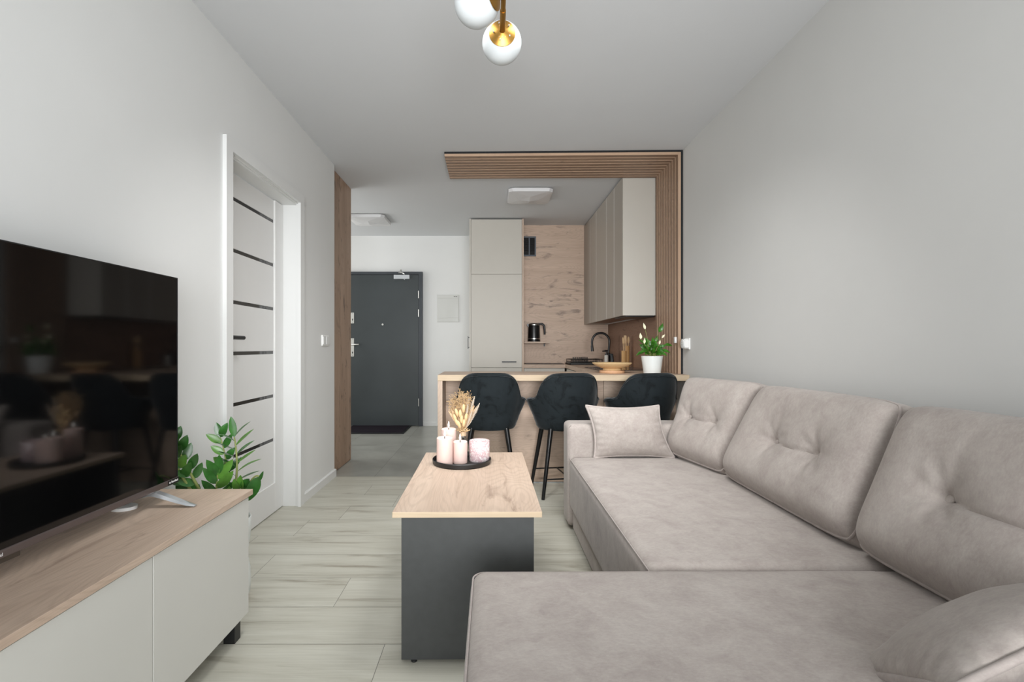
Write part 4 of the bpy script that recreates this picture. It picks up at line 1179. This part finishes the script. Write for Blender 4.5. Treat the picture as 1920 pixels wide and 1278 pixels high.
def back_cushion(label, BL, BRr, TL, TR, btn, T=.078, depth=.13, seed=0.):
    BL, BRr, TL, TR = map(Vector, (BL, BRr, TL, TR))
    t = thing('back_cushion', label, 'cushion', (BL+BRr)/2, 'taupe button-tufted back cushions on the sofa')
    n = ((BRr-BL).cross(TL-BL)).normalized()
    if n.x > 0: n = -n
    Wd, Hd = (BRr-BL).length, (TL-BL).length
    NU, NV = 110, 70
    bp = [Vector((u*Wd/2, v*Hd/2)) for u, v in btn]
    def base_pt(u, v):
        a, c = (u+1)/2, (v+1)/2
        # rounded corners and edges bowing slightly outwards
        k = 1-.045*(u*u)*(v*v)**2
        p = BL.lerp(BRr, a).lerp(TL.lerp(TR, a), c)
        ctr = (BL+BRr+TL+TR)/4
        ro = abs(u)**8*abs(v)**8
        return p.lerp(ctr, .05*ro)
    def hgt(u, v):
        eu, ev = max(0, 1-u**6), max(0, 1-v**6); e = eu*ev
        h = T*eu**.42*ev**(.42+.55*max(0, -v))*(1-.10*v)
        q = Vector((u*Wd/2, v*Hd/2))
        for j, b0 in enumerate(bp):
            dv = q-b0; r = dv.length
            h -= .018*math.exp(-(r/.022)**1.4)+.030*math.exp(-(r/.085)**1.6)
            th = math.atan2(dv.y, dv.x)
            h += .0022*math.sin(7*th+seed+j*2)*math.exp(-((r-.06)/.04)**2)*e
            # soft fold running up from each button
            fx2 = dv.x-.25*dv.y*(1 if j == 0 else -1)
            if dv.y > 0 and j == 0: h -= .007*math.exp(-(fx2/.016)**2)*math.exp(-dv.y/.10)*e*(1 if seed > 4 else .35)
        if len(bp) > 1:
            a, c = bp[0], bp[1]
            s = (q.x-a.x)/(c.x-a.x)
            if -.15 < s < 1.15:
                sag = .012*math.sin(PI*min(1, max(0, s)))
                yl = a.y+(c.y-a.y)*s-sag
                w = min(1, max(0, (s+.1)/.15))*min(1, max(0, (1.1-s)/.15))
                h -= .011*w*math.exp(-((q.y-yl)/.007)**2)+.010*w*math.exp(-((q.y-yl)/.05)**2)
        pz = noise.noise(Vector((q.x*6+seed*3.1, q.y*6, seed)))
        h += .006*pz*e
        # crumples next to the bottom seam
        h += .0025*math.sin(q.x*75+4*pz+seed)*math.exp(-((v+1)/.10))*e
        return h
    bm = BM(); G = []
    for j in range(NV+1):
        row = []
        vv = -1+2*j/NV; vv = math.copysign(1-(1-abs(vv))**1.35, vv)
        for i in range(NU+1):
            uu = -1+2*i/NU; uu = math.copysign(1-(1-abs(uu))**1.35, uu)
            row.append(bm.verts.new(base_pt(uu, vv)+n*hgt(uu, vv)))
        G.append(row)
    for j in range(NV):
        for i in range(NU): bm.faces.new((G[j][i], G[j][i+1], G[j+1][i+1], G[j+1][i]))
    per = [G[0][i] for i in range(NU+1)]+[G[j][NU] for j in range(1, NV+1)]+[G[NV][i] for i in range(NU-1, -1, -1)]+[G[j][0] for j in range(NV-1, 0, -1)]
    loops = [per]; ctr = (BL+BRr+TL+TR)/4
    for s, g in ((.25, .016), (.5, .020), (.8, .012), (1, -.03)):
        loops.append([bm.verts.new(v.co-n*depth*s+(v.co-ctr).normalized()*g) for v in per])
    m2 = len(per)
    for A_, B_ in zip(loops, loops[1:]):
        for i in range(m2): bm.faces.new((A_[i], A_[(i+1) % m2], B_[(i+1) % m2], B_[i]))
    bm.faces.new(loops[-1])
    rim = [v.co.copy()+n*.001 for v in per]
    cbody = obj('cushion_body', bm, M['suede'], t, 70)
    pb = BM(); tube(pb, rim, .0052, 6, closed=True); obj('piping', pb, M['suedepipe'], cbody, 60)
    for u, v in btn:
        bb = BM(); c0 = base_pt(u, v)+n*(hgt(u, v)+.006)
        ell(bb, c0, .0135, .0135, .0055, 16, 8, n.to_track_quat('Z', 'Y').to_matrix().to_4x4())
        obj('button', bb, M['suede'], cbody, 60)
    return t
back_cushion('tufted taupe back cushion in the far corner of the sofa beside the armrest', (1.030, 2.790, .462), (1.125, 2.338, .456), (1.190, 2.885, .884), (1.312, 2.31, .889), [(-.53, -.02), (.36, -.02)], seed=1., T=.072)
back_cushion('tufted taupe back cushion in the middle of the sofa back', (1.120, 2.322, .456), (1.115, 1.492, .456), (1.302, 2.272, .886), (1.290, 1.500, .892), [(-.26, -.03), (.43, -.01)], seed=2.4)
back_cushion('tufted taupe back cushion over the chaise, nearest the viewer', (1.115, 1.474, .456), (1.115, .660, .456), (1.290, 1.474, .892), (1.290, .66, .892), [(-.43, -.03), (.28, -.03)], seed=4.2)

def throw_pillow(label, ctr, ax, ay, hw, hh, T, pinch=.10, seed=0., wr=.006, taper=0.):
    ctr, ax, ay = Vector(ctr), Vector(ax).normalized(), Vector(ay).normalized()
    n = ax.cross(ay).normalized()
    t = thing('throw_pillow', label, 'pillow', ctr-Vector((0, 0, hh*.8)), 'taupe throw pillows with piped edges')
    NU = 40
    def P(u, v, s):
        e = max(0, 1-u*u)*max(0, 1-v*v)
        uu = u*(1-pinch*(1-v*v))*(1-taper*(v+1)/2); vv = v*(1-pinch*(1-u*u))
        h = T*(e**.52)
        q = noise.noise(Vector((u*2+seed, v*2, s*1.5)))
        # gathers running in from the seam
        d0 = 1-max(abs(u), abs(v))
        al = v if abs(u) > abs(v) else u
        h += wr*math.sin(al*26+seed*3+3*q)*math.exp(-d0/.14)*min(1, e*6)+.004*q*e
        return ctr+ax*uu*hw+ay*vv*hh+n*s*h
    bm = BM(); sh_ = []
    for s in (1, -1):
        G = []
        for j in range(NU+1):
            vv = -1+2*j/NU; vv = math.copysign(1-(1-abs(vv))**1.3, vv)
            row = []
            for i in range(NU+1):
                uu = -1+2*i/NU; uu = math.copysign(1-(1-abs(uu))**1.3, uu)
                if s == -1 and (i in (0, NU) or j in (0, NU)): row.append(sh_[0][j][i])
                else: row.append(bm.verts.new(P(uu, vv, s)))
            G.append(row)
        sh_.append(G)
        for j in range(NU):
            for i in range(NU): bm.faces.new((G[j][i], G[j][i+1], G[j+1][i+1], G[j+1][i]))
    G = sh_[0]
    per = [G[0][i].co.copy() for i in range(NU+1)]+[G[j][NU].co.copy() for j in range(1, NU+1)]+[G[NU][i].co.copy() for i in range(NU-1, -1, -1)]+[G[j][0].co.copy() for j in range(NU-1, 0, -1)]
    pbody = obj('pillow_body', bm, M['suede'], t, 70)
    pb = BM(); tube(pb, per, .0075, 8, closed=True); obj('piping', pb, M['suedepipe'], pbody, 60)
    return t
throw_pillow('small taupe throw pillow with piping leaning on the far armrest', (.786, 2.762, .582), (1, .0, .0), (-.205, .11, 1), .228, .150, .070, .115, 2., taper=.085)
throw_pillow('large taupe throw pillow slumped at the near end of the chaise, piped seam upwards', (.902, .872, .545), (.9, .05, .36), (.2, .8, -.47), .195, .168, .064, .04, 5., .008)

# ------------------------------------------------------------------ light
w = bpy.data.worlds.new('daylight'); scene.world = w; w.use_nodes = True
bg = w.node_tree.nodes['Background']; bg.inputs[0].default_value = (.92, .96, 1, 1); bg.inputs[1].default_value = 1.0

def area(name, loc, rot, sx, sy, power, col=(1, 1, 1)):
    l = bpy.data.lights.new(name, 'AREA'); l.shape = 'RECTANGLE'; l.size = sx; l.size_y = sy; l.energy = power; l.color = col
    o = bpy.data.objects.new(name, l); COL.objects.link(o); o.location = loc; o.rotation_euler = rot
    return o
area('window_daylight', (.50, YF-.25, .95), (R(90), 0, R(10)), 1.5, 1.6, 63, (.97, .985, 1))
fl = area('deep_fill', (.05, YF-.2, 1.40), (R(91), 0, 0), 1.8, 1.3, 19, (.98, .99, 1)); fl.data.spread = R(60)  # added fill aimed at the kitchen, not daylight of the window itself
bl = area('bounce_fill', (.1, -.80, 1.20), (R(122), 0, 0), 1.2, .5, 5, (.98, .99, 1)); bl.data.spread = R(90)  # added unseen lamp tilted upwards to brighten the ceiling
for x in (-.36, .44):
    cl = area('ceiling_fill', (x, 1.70, 2.42), (R(30), 0, 0), .5, .42, 10.5, (1, .995, .985)); cl.data.spread = R(108)
area('hall_fill', (-3.2, 5.4, 1.5), (R(90), 0, R(-90)), 1.6, 1.8, 34, (1, .985, .96))  # added fill out of view that brightens the hall, no real lamp there

# ------------------------------------------------------------------ camera
cd = bpy.data.cameras.new('camera'); co = bpy.data.objects.new('camera', cd); COL.objects.link(co)
co.location = (0, 0, 1.07); co.rotation_euler = (R(90), 0, 0)
cd.sensor_width = 36; cd.lens = 905/1920*36
cd.shift_x = (960-920.5)/1920; cd.shift_y = 10/1920
cd.clip_start = .05
scene.camera = co

scene.view_settings.view_transform = 'Standard'
scene.view_settings.look = 'None'
scene.view_settings.exposure = 0
cy_ = scene.cycles
cy_.use_denoising = True
cy_.max_bounces = 10; cy_.diffuse_bounces = 6; cy_.glossy_bounces = 4; cy_.transmission_bounces = 8
cy_.sample_clamp_indirect = 8; cy_.caustics_reflective = False; cy_.caustics_refractive = False
